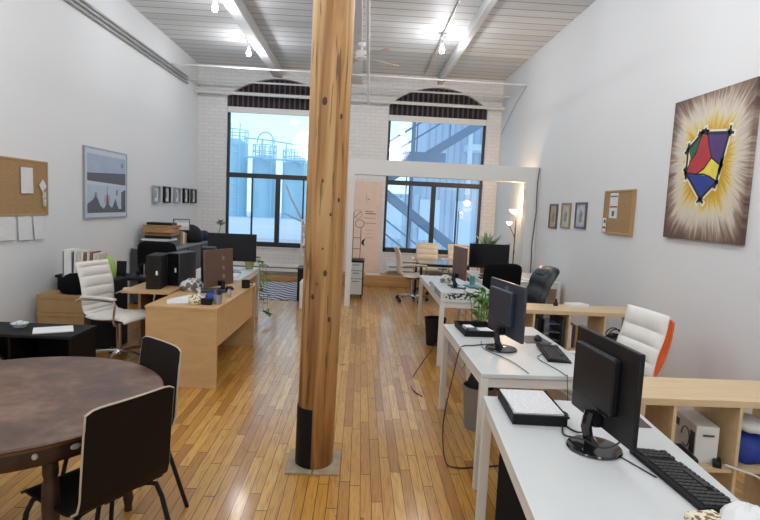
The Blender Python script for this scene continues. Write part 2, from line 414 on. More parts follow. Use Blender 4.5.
# ceiling beams
struct(MB().b2(-1.97, -1.79, YF, YB, 4.29, ZC).build('trim_4', M_beam, bevel=.01))
struct(MB().b2(-.34, -.10, YF, YB, 4.24, ZC).build('trim_5', M_beam, bevel=.01))
struct(MB().b2(1.50, 1.60, YF, YB, 4.33, ZC).build('trim_6', M_beam, bevel=.01))
# white portal frame in front of the meeting corner
pf = MB(); pf.b2(-.22, XR-.001, 9.1, 9.30, 2.20, 2.45).b2(-.22, -.13, 9.1, 9.3, 0.001, 2.2).b2(2.73, XR-.001, 9.1, 9.3, 0.001, 2.2)
struct(pf.build('trim_3', M_paint))

# timber post
pp = MB()
prof = []
vs = []; fs = []; n = 32; H = 4.225; m = 40
for i in range(m+1):
    z = H*i/m; r0 = .120+.008*z/3
    for kk in range(n):
        a = 2*PI*kk/n; r = r0*(1+.012*math.sin(3*a+z*1.3)+.008*math.sin(5*a-z*2.1)); r *= 1-.03*abs(math.sin(2*a))**6
        vs.append((r*math.cos(a)+.004*math.sin(z), r*math.sin(a), z+.012))
for i in range(m):
    for kk in range(n): fs.append((i*n+kk, i*n+(kk+1) % n, (i+1)*n+(kk+1) % n, (i+1)*n+kk))
fs.append(list(range(n))[::-1]); fs.append([m*n+kk for kk in range(n)])
pp.add(vs, fs)
post = thing('timber_post', 'round knotty pine post rising from floor to ceiling beam', 'post', (-.238, 3.475, 0))
post.rotation_euler = (0, .0062, 0)
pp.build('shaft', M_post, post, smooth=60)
for sx in (-1, 1):
    MB().b2(min(0, sx*.17)+(.003 if sx > 0 else 0), max(0, sx*.17)-(.003 if sx < 0 else 0), -.17, .17, 0.0005, .012).build('floor_plate', M_plate, post, bevel=.002)
wv = MB(); wv.lathe([(.1235, .014), (.1245, .02), (.1245, .395), (.1235, .40)], n=20, a0=R(150), a1=R(263)); wv.build('corner_wrap', M_wrap, post, 'black sheet wrapped round the foot of the post')
kn = mat('dark knot', (.07, .028, .01), .6, var=.3, scale=60)
for a, z, r in ((-100, 2.30, .020), (-92, 2.98, .024), (-70, 1.63, .009), (-96, 1.83, .008), (-60, .98, .014), (-112, 1.12, .014), (-88, 1.42, .007), (-78, 1.27, .016), (-50, 2.22, .014), (-100, 1.20, .007), (-45, 1.72, .012)):
    c = (.1235*math.cos(R(a)), .1235*math.sin(R(a)), z)
    MB().at(Matrix.Translation(c) @ Matrix.Rotation(R(a), 4, 'Z')).ball((0, 0, 0), (.004, r*.75, r*1.25), 12, 8).build('knot', kn, post)

# ------------------------------------------------------------------ pipes and conduits, ceiling lamps
def pipe(name, label, pts, r, m=M_pipe, cat='pipe', group=None, n=10): return tag(MB().tube(pts, r, n).build(name, m), label, cat, group)
pipe('ceiling_pipe', 'thin white pipe crossing the room nearest the camera, ending at right wall', [(XL+.01, 10.25, 4.05), (XR-.01, 10.25, 4.03)], .016)
pipe('ceiling_pipe', 'middle thin white pipe crossing in front of both window arches', [(XL+.01, 11.35, 4.03), (XR-.01, 11.35, 4.03)], .018)
pipe('ceiling_pipe', 'thick white pipe crossing low over the window arches', [(XL+.01, 11.75, 3.88), (XR-.01, 11.75, 3.86)], .034)
pipe('ceiling_pipe', 'white pipe running lengthwise beside the middle ceiling beam', [(-.14, YF+.01, 3.80), (.04, 10.9, 3.72), (.04, 11.0, 3.66)], .024)
for q in (0, .06, .12):
    pipe('wall_conduit', ['lowest grey conduit along the top of the left wall', 'middle grey conduit along the top of the left wall', 'topmost grey conduit along the left wall'][int(q/.06+.5)], [(XL+.03, YF+.02, 3.86+q), (XL+.03, 11.2, 3.92+q)], .016 if q else .02, M_conduit, 'conduit', 'left wall conduits')
pipe('wall_cable', 'thin dark cable sloping down the upper right wall behind pipe end', [(XR-.01, 10.23, 4.0), (XR-.012, 10.9, 3.8), (XR-.01, 11.9, 3.35)], .006, M_conduit, 'cable')
pipe('wall_cable', 'dark cable hanging down the right side of the white portal', [(XR-.02, 9.085, 2.44), (XR-.04, 9.085, 2.2), (XR-.03, 9.08, 1.7), (XR-.06, 9.085, 1.2), (XR-.04, 9.08, .5), (XR-.04, 9.085, .02)], .008, M_dgrey, 'cable')
for x, nm in ((-2.07, 'left'), (1.18, 'right')):
    pipe('lamp_conduit', 'thin ceiling conduit feeding the %s row of bulbs' % nm, [(x, YF+.02, 4.45), (x, 11.6, 4.45)], .012, M_conduit, 'conduit')
lamp_pts = [(-2.07, 9.93, 'bare lit bulb nearest the left window, beside the left beam'), (-2.07, 7.72, 'bare lit bulb at top left, nearest the camera along left beam'),
            (1.18, 9.07, 'bare lit bulb hanging beside the right ceiling beam'), (1.18, 6.62, 'bare lit bulb at the top edge beside the right beam')]
bl0 = None
for i, (x, y, lb) in enumerate(lamp_pts):
    if bl0 is None:
        bl0 = t = thing('ceiling_bulb', lb, 'lamp', (x, y, 4.438), 0, 'bare ceiling bulbs')
        MB().lathe([(.0, 0), (.05, 0), (.05, -.03), (.02, -.05), (.02, -.12), (0, -.12)]).build('socket', M_wmet, t)
        MB().lathe([(0, -.12), (.016, -.12), (.018, -.15), (.038, -.19), (.042, -.22), (.03, -.255), (0, -.265)]).build('bulb', M_bulb, t)
    else: t = dup(bl0, (x, y, 4.438), 0, lb, 'bare ceiling bulbs')
def plight(x, y, z, e, col, r=.06):
    L = bpy.data.lights.new('lamp_or_fill_light', 'POINT'); L.energy = e; L.color = col; L.shadow_soft_size = r
    o = bpy.data.objects.new('lamp_or_fill_light', L); COL.objects.link(o); o.location = (x, y, z); return o
WARMW = (.93, .96, 1.0)
for x in (-2.07, 1.18):
    for y in (-2.4, 0., 2.2, 4.4): plight(x, y, 3.75, 50, WARMW, .45)  # unseen fill lights without bulbs, added overhead and behind the camera to brighten the room
for x, y, _ in lamp_pts: plight(x, y, 4.02, 26, WARMW, .06)

# ceiling fan behind the post
t = thing('ceiling_fan', 'pale ceiling fan half hidden behind the top of the post', 'fan', (-.10, 8.9, 4.22))
MB().lathe([(0, 0), (.06, 0), (.05, -.05), (.015, -.06), (.015, -.12), (.09, -.13), (.12, -.18), (.10, -.24), (0, -.26)]).build('motor', M_paint, t)
for k in range(4):
    a = R(35+90*k); mb = MB().at(Matrix.Rotation(a, 4, 'Z')); mb.box((.42, 0, -.22), (.55, .13, .008), (R(10), 0, 0)).box((.13, 0, -.21), (.12, .03, .01))
    mb.build('blade', mat('pale wood blade', (.50, .42, .36), .5), t, bevel=.003)

# ------------------------------------------------------------------ generic makers
def office_chair(lm, label, loc, rz, group=None, metal=M_chrome, H=.98):
    t = thing('office_chair', label, 'chair', (*loc, 0), rz, group)
    sp = [(.25, .435), (.23, .465), (.12, .475), (0, .462), (-.12, .46), (-.20, .475)]
    bp = [(-.19, .47), (-.245, .52), (-.265, .60), (-.265, .70), (-.285, .82), (-.32, .93), (-.345, H)]
    def crv(P):
        def f(u):
            x = u*(len(P)-1); i = min(int(x), len(P)-2); q = x-i
            p0, p1, p2, p3 = P[max(0, i-1)], P[i], P[i+1], P[min(len(P)-1, i+2)]
            return [.5*((2*b)+(-a+c)*q+(2*a-5*b+4*c-d)*q*q+(-a+3*b-3*c+d)*q**3) for a, b, c, d in zip(p0, p1, p2, p3)]
        return f
    def shell(P, nr, nm, w=.25, th=.055):
        f = crv(P)
        def fn(u, v):
            y, z = f(u); x = (v-.5)*2*w; e = 1-abs(2*v-1)**4*.05; return (x*e, y+(.02*abs(2*v-1)**2 if nm == 'backrest' else 0), z)
        def tk(u, v):
            edge = (1-abs(2*v-1)**6)*(1-abs(2*u-1)**14); a = th*.30+th*.34*abs(math.sin(PI*nr*u))**.5
            return (a*edge+.004, -th*.4*edge-.004)
        return MB().sheet(fn, nr*8, 14, tk).build(nm, lm, t, smooth=60)
    shell(sp, 4, 'seat'); shell(bp, 7, 'backrest', .235)
    for sx in (-1, 1):
        a = MB().tube([(sx*.25, .16, .42), (sx*.285, .17, .46), (sx*.30, .20, .64), (sx*.30, .18, .665), (sx*.30, .0, .665), (sx*.30, -.2, .66), (sx*.27, -.265, .63)], .011, 8).build('arm_frame', metal, t)
        MB().sheet(lambda u, v: (sx*.30+(v-.5)*.05, .20-.38*u, .685+.006*math.sin(PI*u)), 10, 4, .022).build('armrest', lm, t, bevel=.004)
    MB().cyl((0, 0, .40), (0, 0, .12), .025).cyl((0, 0, .44), (0, 0, .38), .04).box((0, 0, .425), (.22, .26, .03)).build('gas_lift', metal, t)
    MB().cyl((0, 0, .13), (0, 0, .07), .035).build('hub', metal, t)
    for k in range(5):
        a = 2*PI*k/5+.3; c, s_ = math.cos(a), math.sin(a)
        l = MB().tube([(0, 0, .105), (.15*c, .15*s_, .10), (.29*c, .29*s_, .075)], .016, 8, rs=[.02, .016, .012]).build('base_leg', metal, t)
        MB().at(Matrix.Translation((.29*c, .29*s_, .03)) @ Matrix.Rotation(a+1, 4, 'Z')).cyl((-.022, 0, 0), (-.006, 0, 0), .0295, n=14).cyl((.006, 0, 0), (.022, 0, 0), .0295, n=14).cyl((0, 0, 0), (0, 0, .05), .008).build('caster', M_rubber, l)
    return t

def rrect(w, h, r, n=5):
    out = []
    for cx, cy, a0 in ((w/2-r, h/2-r, 0), (-w/2+r, h/2-r, 90), (-w/2+r, -h/2+r, 180), (w/2-r, -h/2+r, 270)):
        for k in range(n+1): a = R(a0+90*k/n); out.append((cx+r*math.cos(a), cy+r*math.sin(a)))
    return out

def monitor(label, loc, rz, w, h, zb, back=M_blk, logo=None, base='round', tilt=0, bulge=True, group=None, basem=M_gloss):
    """screen faces local +y; zb = height of the panel's lower edge above the desk"""
    t = thing('computer_monitor', label, 'monitor', loc, rz, group)
    T = Matrix.Translation((0, .02, zb+h/2)) @ Matrix.Rotation(R(tilt), 4, 'X')
    MB().at(T).box((0, 0, 0), (w, .022, h)).build('panel', back, t, bevel=.004)
    MB().at(T).box((0, .012, .006), (w-.03, .003, h-.04)).build('screen', M_screen, t)
    if bulge:
        ox = -w*.06
        bo = MB().at(T).prism([(ox+x*w*.66, z+.012) for x, z in rrect(1, h*.60, .012)] if False else [(ox+x, z+.014) for x, z in rrect(w*.66, h*.62, .012)], -.042, -.0105, 'y').build('rear_housing', back, t, bevel=.006)
        MB().at(T).box((ox, -.028, h*.31+.0145), (w*.60, .014, .003)).build('vent_strip', M_silver if logo else M_dgrey, bo)
    MB().tube([(0, -.030, zb+.06), (0, -.042, zb-.005), (0, -.030, zb*.5), (0, -.01, .012)], .02, 8, rs=[.024, .024, .022, .030]).box((0, -.012, zb+.03), (.07, .03, .05)).build('stand', basem, t)
    if base == 'round': MB().lathe([(0, .0), (.105, .0), (.112, .005), (.108, .012), (.05, .018), (0, .02)], (0, 0, 0), 36).build('base', basem, t)
    else: MB().prism(rrect(.24, .17, .03), 0, .012, 'z').build('base', basem, t, bevel=.003)
    if logo: logo(t, T, w, h)
    return t

def bx(name, x0, x1, y0, y1, z0, z1, m, label=None, cat=None, parent=None, bevel=.003, group=None):
    o = MB().b2(x0, x1, y0, y1, z0, z1).build(name, m, parent, bevel=bevel)
    if label: tag(o, label, cat, group)
    return o

def desk(label, x0, x1, y0, y1, rz=0, h=.73, cat='desk', m=M_wtop, group='white desks'):
    """white office desk with square legs; origin at near left corner"""
    t = thing('white_desk', label, cat, (x0, y0, 0), rz, group); W = x1-x0; D = y1-y0
    MB().b2(0, W, 0, D, h-.025, h).build('desktop', m, t, bevel=.002)
    MB().b2(.02, W-.02, .012, .04, h-.085, h-.026).b2(.02, W-.02, D-.04, D-.012, h-.085, h-.026).b2(.012, .04, .02, D-.02, h-.085, h-.026).b2(W-.04, W-.012, .02, D-.02, h-.085, h-.026).build('apron', M_wmet, t)
    for a in (.0, W-.05):
        for b in (.0, D-.05): MB().b2(a+.001, a+.049, b+.001, b+.049, 0, h-.026).build('leg', M_wmet, t, bevel=.004)
    return t

def keyboard(label, loc, rz):
    t = thing('keyboard', label, 'keyboard', loc, rz, 'desk keyboards')      # long side along local x, user at -y
    MB().prism([(-.075, 0), (.075, 0), (.078, .018), (.06, .022), (-.05, .012), (-.078, .006)], -.225, .225, 'x').build('case', M_blkm, t, bevel=.002)
    k0 = None
    T = Matrix.Rotation(R(4.5), 4, 'X')
    for r in range(6):
        for c in range(17):
            if c in (13,) : continue
            if r == 0 and c in (1,): continue
            if r == 1 and c in (4, 5, 6, 7, 8, 16): continue
            x = -.207+c*.0255 + (.003 if c > 13 else 0); y = -.060+r*.0225; z = .0105+(y+.05)*.0800
            if k0 is None:
                k0 = MB().prism([(-.0105, 0), (.0105, 0), (.0085, .0085), (-.0085, .0085)], -.0095, .0095, 'y').build('key', M_key, t); k0.location = (x, y, z)
            else:
                k = k0.copy(); COL.objects.link(k); k.parent = t; k.location = (x, y, z)
    MB().box((-.03, -.060+.0225, .020), (.125, .018, .008)).build('space_bar', M_key, t)
    return t

def mouse(label, loc, rz, m=M_blk):
    t = thing('computer_mouse', label, 'mouse', loc, rz)
    b = MB()
    vs = []
    def fn(u, v):
        a = 2*PI*v; r = math.sin(PI/2*min(1, u*1.0)); return (.031*r*math.cos(a), .055*r*math.sin(a), .034*math.cos(PI/2*u)**.8*(1-.15*math.sin(a)))
    n, m_ = 8, 18
    vs = [fn(0, 0)]+[fn(i/n, k/m_) for i in range(1, n+1) for k in range(m_)]
    fs = [(0, 1+k, 1+(k+1) % m_) for k in range(m_)]+[(1+i*m_+k, 1+(i+1)*m_+k, 1+(i+1)*m_+(k+1) % m_, 1+i*m_+(k+1) % m_) for i in range(n-1) for k in range(m_)]+[[1+(n-1)*m_+k for k in range(m_)]]
    MB().add(vs, fs).build('shell', m, t, smooth=70)
    MB().cyl((-.004, .03, .030), (.004, .03, .030), .008).build('wheel', M_rubber, t)
    return t

def cable(label, pts, r=.0035, m=M_cable, cat='cable'):
    P = [Vector(p) for p in pts]; out = []
    for i in range(len(P)-1):
        a, b, c, d = P[max(0, i-1)], P[i], P[i+1], P[min(len(P)-1, i+2)]
        for k in range(6):
            q = k/6; out.append(.5*((2*b)+(-a+c)*q+(2*a-5*b+4*c-d)*q*q+(-a+3*b-3*c+d)*q**3))
    out.append(P[-1]); return tag(MB().tube(out, r, 6).build('cable', m), label, cat)

# ------------------------------------------------------------------ right-hand desks
D1 = desk('white desk in the right front with paper tray and black keyboard', .573, 1.333, 1.395, 2.79, R(-4.4))
D2 = desk('white desk behind the front one, waste bin below its left side', .755, 1.525, 3.17, 4.55, R(1))
D3 = desk('white desk third back on the right, patterned riser on its near end', .885, 1.50, 5.78, 7.88, 0)
D4 = desk('white desk below the portal carrying the wide black screen', 1.70, 2.86, 7.60, 8.78, 0)
Z = .7305
monitor('black monitor seen from behind on front white desk, round glossy base', (1.012, 2.175, Z), R(-86), .50, .37, .10, M_blk)
def hp(t, T, w, h):
    m = mat('pale blue emblem', (.22, .34, .52), .35, .5)
    b = MB().at(T @ Matrix.Translation((.02, -.0125, h*.385)) @ Matrix.Rotation(R(0), 4, 'X'))
    s = -1
    for x0, x1, z0, z1 in ((.022, .016, -.016, .020), (.008, .002, -.016, .004), (-.010, -.016, -.024, .010), (-.026, -.032, -.012, .006)):
        b.prism([(x0, z0), (x0-.006, z0), (x1-.010, z1), (x1-.004, z1)], -.0012, 0, 'y')
    b.box((.010, 0, .004), (.018, .002, .005)).box((-.022, 0, .009), (.018, .002, .005)).box((-.021, 0, -.012), (.016, .002, .005))
    b.build('emblem', m, t, 'pale blue emblem of slanting strokes')
monitor('slate grey back of monitor on second white desk, emblem above its vent', (1.025, 3.765, Z), R(-79), .53, .375, .105, mat('slate plastic', (.030, .038, .058), .34), hp)
monitor('bronze backed monitor seen edge on above the patterned riser', (1.13, 6.22, .8135), R(-83), .48, .36, .10, M_brownback, None, 'rect', 0, False)
monitor('wide black screen facing the room on desk below the portal', (1.93, 8.12, Z), R(180), .60, .36, .12, M_blk, None, 'rect', 0, False)
keyboard('black keyboard on front white desk near the plastic bag', (1.235, 1.925, Z), R(93))
keyboard('black keyboard on second white desk near its mouse pad', (1.37, 3.69, Z), R(82))
tag(place(MB().box((0, 0, .0015), (.20, .24, .003)).build('mouse_pad', M_dgrey, bevel=.001), (1.36, 4.10, Z), R(5)), 'dark mouse pad on second white desk', 'mouse pad')
mouse('black mouse on the pad of the second white desk', (1.39, 4.08, Z+.0035), R(170))
tag(place(MB().box((0, 0, .0015), (.16, .20, .003)).build('mouse_pad', mat('reddish mouse pad', (.10, .06, .055), .6), bevel=.001), (1.315, 2.52, Z), R(-4)), 'small reddish mouse pad behind the front monitor', 'mouse pad')
mouse('black mouse at right corner of front desk, behind the monitor', (1.315, 2.54, Z+.0035), R(160))

def tray(name, label, loc, rz, w, d, h, cat='tray'):
    t = thing(name, label, cat, loc, rz)
    b = MB(); b.b2(-w/2, w/2, -d/2, d/2, 0, .006)
    for sx in (-1, 1): b.b2(sx*w/2-sx*.006 if sx > 0 else -w/2, sx*w/2 if sx > 0 else -w/2+.006, -d/2, d/2, .006, h)
    b.b2(-w/2+.006, w/2-.006, -d/2, -d/2+.006, .006, h).b2(-w/2+.006, w/2-.006, d/2-.006, d/2, .006, h)
    b.build('shell', M_blkm, t, bevel=.0015)
    
    for q in (-1, 1): MB().box((0, q*(d/2+.003), h-.005), (w+.012, .006, .01)).build('rim', M_blk, t)
    return t
tray('letter_tray', 'black letter tray filled with printed sheets on front desk', (.866, 2.575, Z), R(-3), .25, .35, .050)
for i in range(6):
    tag(place(MB().box((0, 0, .0035), (.225, .325, .007)).build('paper_stack', M_plain if i < 5 else M_paper), (.864+random.uniform(-.004, .004), 2.575+random.uniform(-.006, .004), Z+.008+i*.0078), R(-3+random.uniform(-1.5, 1.5))), ['stack of paper sheets lying in the black letter tray, under the top print', 'printed sheets on top of the pile in black letter tray'][i == 5], 'paper', 'sheaves in the letter tray')
tray('letter_tray', 'shallow black tray holding cards at far end of second white desk', (.96, 4.30, Z), R(3), .27, .36, .048)
for x, y, w, d, m, lb in ((.91, 4.37, .07, .09, M_plain, 'small white card in the shallow black tray'), (1.02, 4.26, .10, .13, M_plain, 'larger white card in the shallow black tray, nearer the monitor'), (.92, 4.22, .06, .14, M_dgrey, 'dark phone lying in the shallow black tray')):
    tag(place(MB().box((0, 0, .012), (w, d, .024)).build('card' if m is M_plain else 'phone', m, bevel=.002), (x, y, Z+.007), R(12)), lb, 'card' if m is M_plain else 'phone')
# cables on the desks
cable('black cable of the second monitor hanging off desk and looping over floor', [(.99, 3.80, Z+.03), (.93, 3.86, Z+.008), (.84, 3.83, Z+.005), (.765, 3.80, Z+.006), (.735, 3.79, Z-.03), (.69, 3.72, .55), (.62, 3.6, .25), (.63, 3.50, .03), (.70, 3.45, .006), (.85, 3.47, .006), (1.0, 3.5, .006)], .0045)
cable('thin grey cable across the second white desk', [(.93, 3.98, Z+.004), (.90, 3.75, Z+.004), (.98, 3.55, Z+.004), (1.02, 3.42, Z+.004), (1.05, 3.20, Z+.004)], .0025, M_dgrey)
cable('keyboard cable dropping over near edge of second white desk', [(1.30, 3.68, Z+.004), (1.22, 3.55, Z+.004), (1.26, 3.3, Z+.004), (1.27, 3.18, Z+.004), (1.27, 3.155, Z-.01), (1.28, 3.12, .45), (1.27, 3.1, .1)], .0025, M_dgrey)
cable('black cable from letter tray to front monitor base', [(.98, 2.64, Z+.004), (1.04, 2.55, Z+.004), (.98, 2.42, Z+.004), (1.0, 2.33, Z+.006), (1.03, 2.30, Z+.02)], .004)
cable('cable curling round the stand of the front monitor', [(1.02, 2.14, Z+.16), (1.06, 2.05, Z+.10), (1.00, 2.07, Z+.05), (.955, 2.16, Z+.045), (.93, 2.30, Z+.006), (.99, 2.46, Z+.004)], .004)
cable('thin cable joining front keyboard to the monitor', [(1.145, 1.93, Z+.004), (1.12, 2.0, Z+.004), (1.08, 2.12, Z+.003)], .0028)
# bottom right corner clutter on desk
tag(place(MB().box((0, 0, .012), (.11, .07, .024)).build('napkin_packet', M_patt, bevel=.004), (1.15, 1.64, Z), R(10)), 'cream patterned packet beside near end of front keyboard', 'packet')
def blob(name, m, c, r, amp, label, cat, seed=1, n=22, mm=12, parent=None, k=5.):
    rnd = random.Random(seed); ph = [rnd.uniform(0, 6) for _ in range(6)]; vs = []; fs = []
    for i in range(mm+1):
        t = PI*i/mm
        for q in range(n):
            a = 2*PI*q/n; s = 1+amp*(math.sin(k*a+ph[0])*math.sin(4*t+ph[1])+.7*math.sin(2*a+ph[2]+3*t)+.5*math.sin(9*a+ph[3])*math.sin(t*7+ph[4]))
            z = math.cos(t)*r[2]*s
            vs.append((r[0]*s*math.sin(t)*math.cos(a), r[1]*s*math.sin(t)*math.sin(a), max(z, -r[2]*.55)+r[2]*.55))
    for i in range(mm):
        for q in range(n): fs.append((i*n+q, (i+1)*n+q, (i+1)*n+(q+1) % n, i*n+(q+1) % n))
    o = MB().add(vs, fs).build(name, m, parent, smooth=50); o.location = c
    return tag(o, label, cat) if label else o
blob('plastic_bag', M_bagp, (1.275, 1.62, Z), (.085, .07, .045), .10, 'crumpled thin white plastic bag at the bottom right corner of desk', 'bag', 3)

# PC tower under the front desk
t = thing('pc_tower', 'black PC tower on the floor beneath the front desk', 'computer', (.97, 2.86, 0), R(-30))
MB().b2(-.10, .10, -.24, .24, .012, .46).build('case', M_blkm, t, bevel=.008)
MB().b2(-.1035, -.1005, -.20, .21, .05, .43).build('side_window', M_gloss, t)
for a in (-.08, .08):
    for b in (-.2, .2): MB().cyl((a, b, 0), (a, b, .012), .012).build('foot', M_rubber, t)
# waste bins
def bin_(label, loc, r0, r1, h, m, name='waste_bin'):
    t = thing(name, label, 'bin', loc)
    MB().lathe([(0, 0), (r0, 0), (r1, h), (r1-.005, h), (r0-.006, .008), (0, .008)], n=28).build('bucket', m, t)
    MB().lathe([(r1-.007, h-.004), (r1+.005, h-.004), (r1+.005, h+.008), (r1-.007, h+.008), (r1-.007, h-.004)], n=28).build('rim', m, t); return t
bin_('grey mesh waste bin with bright rim below second white desk', (.99, 4.16, 0), .11, .135, .33, mat('grey wire mesh', (.30, .30, .31), .4, .6, bump=.6, bscale=180))
blob('bin_liner', M_blkm, (.99, 4.16, .29), (.105, .105, .10), .10, 'black bin liner bulging out of the grey mesh bin', 'bin liner', 8)
bin_('black waste bin at left side of the third white desk', (.985, 6.75, 0), .10, .135, .33, M_blkm)
bx('power_strip', 1.05, 1.30, 4.3, 4.36, .001, .04, M_blkm, 'black power strip on floor below second white desk', 'power strip')
cable('black cable lying on the floor left of the white desks', [(.84, 5.6, .3), (.60, 5.4, .006), (.55, 5.0, .006), (.62, 4.8, .006)], .005)

# riser and things on desk 3
t = thing('desk_riser', 'low white riser with black and white printed band on third desk', 'riser', (.89, 5.80, Z))
MB().b2(0, .60, 0, .92, .0, .08).build('board', M_wtop, t, bevel=.003)
MB().b2(.03, .32, -.003, -.0005, .006, .074).build('printed_band', M_bwpat, t); MB().b2(-.003, -.0005, .02, .50, .006, .074).build('side_band', mat('grey printed side', (.30, .31, .31), .5), t)
MB().b2(.34, .585, -.003, -.0005, .008, .045).build('drawer_front', mat('blue grey drawer', (.32, .36, .40), .5), t)
zt = .8115
tag(place(MB().box((0, 0, .006), (.16, .24, .012)).build('notebook', M_teal, bevel=.003), (1.335, 6.28, zt), R(10)), 'teal notebook lying right of the bronze monitor', 'notebook')
tag(place(MB().box((0, 0, .05), (.05, .05, .10)).build('desk_box', M_teal, bevel=.003), (1.37, 6.52, zt), R(10)), 'small upright teal box by the bronze monitor', 'box')
blob('crumpled_wrapper', M_clut, (1.06, 6.58, zt), (.07, .06, .06), .10, 'crumpled pale wrapper left of the bronze monitor', 'wrapper', 9)
t = thing('cup', 'yellowish mug behind the bronze monitor', 'cup', (1.12, 6.95, Z))
MB().lathe([(0, 0), (.035, 0), (.045, .11), (.04, .11), (.032, .008), (0, .008)]).build('body', mat('ochre ceramic', (.45, .33, .10), .35), t)
MB().tube([(.04, 0, .09), (.07, 0, .085), (.075, 0, .05), (.038, 0, .03)], .006, 6).build('handle', mat('ochre ceramic', (.45, .33, .10), .35), t)
cable('white cable coil on the third white desk', [(1.03, 6.75, Z+.004), (.95, 6.85, Z+.004), (.93, 7.1, Z+.004), (1.05, 7.2, Z+.004), (1.14, 7.05, Z+.004)], .005, M_blk)
cable('thin cable running down the front of the white riser', [(1.22, 6.12, zt+.004), (1.17, 5.97, zt+.003), (1.19, 5.81, zt+.003), (1.20, 5.788, .78), (1.22, 5.77, .68), (1.24, 5.765, .45)], .003)
t = thing('keyboard', 'slim black keyboard in front of the wide black screen', 'keyboard', (1.93, 7.80, Z))
MB().b2(-.2, .2, -.06, .06, 0, .014).build('case', M_blk, t, bevel=.003); MB().b2(-.19, .19, -.05, .05, .0145, .019).build('key_field', M_key, t)
tag(place(MB().box((0, 0, .01), (.30, .21, .02)).build('document_pile', M_plain), (2.50, 7.80, Z), R(8)), 'white paper pile on desk right of wide black screen', 'paper')
# agave behind the wide screen
def leafblade(mb, base, ang, length, width, droop, tilt, n=8):
    ca, sa = math.cos(ang), math.sin(ang); pts = []
    for i in range(n+1):
        u = i/n; r = length*(math.cos(tilt)*u); z = length*math.sin(tilt)*u-droop*length*u*u; w = width*math.sin(PI*min(1, u*.9+.12))**.8*(1-u**4)
        pts.append((r, z, w))
    vs = []; fs = []
    for r, z, w in pts:
        for s, dz in ((-1, .15*w), (0, -.10*w), (1, .15*w)): vs.append((base[0]+r*ca-s*w*sa/2, base[1]+r*sa+s*w*ca/2, base[2]+z+dz))
    for i in range(n):
        for k in range(2): a = i*3+k; fs.append((a, a+1, a+4, a+3))
    m2 = len(vs); vs2 = [(x, y, z-.003) for x, y, z in vs]
    f2 = [tuple(m2+i for i in f[::-1]) for f in fs]
    mb.add(vs+vs2, fs+f2)
def pot(t, r0, r1, h, m):
    MB().lathe([(0, 0), (r0, 0), (r1, h), (r1+.008, h), (r1+.008, h+.02), (r1-.006, h+.02), (r1-.01, h-.02), (0, h-.02)], n=26).build('pot', m, t)
t = thing('potted_agave', 'spiky pale green potted plant behind the wide black screen', 'plant', (1.99, 8.50, Z))
pot(t, .09, .13, .30, mat('terracotta pot', (.30, .12, .06), .7))
mb = MB(); rnd = random.Random(4)
for i in range(46): leafblade(mb, (0, 0, .32), rnd.uniform(0, 6.28), rnd.uniform(.34, .50), .065, rnd.uniform(.1, .45), rnd.uniform(.35, 1.4))
mb.build('leaves', M_dgreen, t)
t = thing('potted_plant', 'green leafy potted plant on floor behind the second white desk', 'plant', (1.16, 4.96, 0))
pot(t, .10, .13, .30, mat('white ceramic pot', (.6, .6, .58), .4))
mb = MB(); rnd = random.Random(5)
for i in range(110):
    z = rnd.uniform(.32, .98); a = rnd.uniform(0, 6.28); leafblade(mb, (.05*math.cos(a), .05*math.sin(a), z), a, rnd.uniform(.08, .19), .05, rnd.uniform(.2, .8), rnd.uniform(-.2, 1.1), 4)
mb.build('leaves', M_green, t); mb = MB()
for k in range(4): mb.tube([(.03*k-.045, 0, .28), (.02*k-.03, .01*k, .6), (.03*k-.05, -.01*k, .95)], .006, 6)
mb.build('stem', M_green, t)

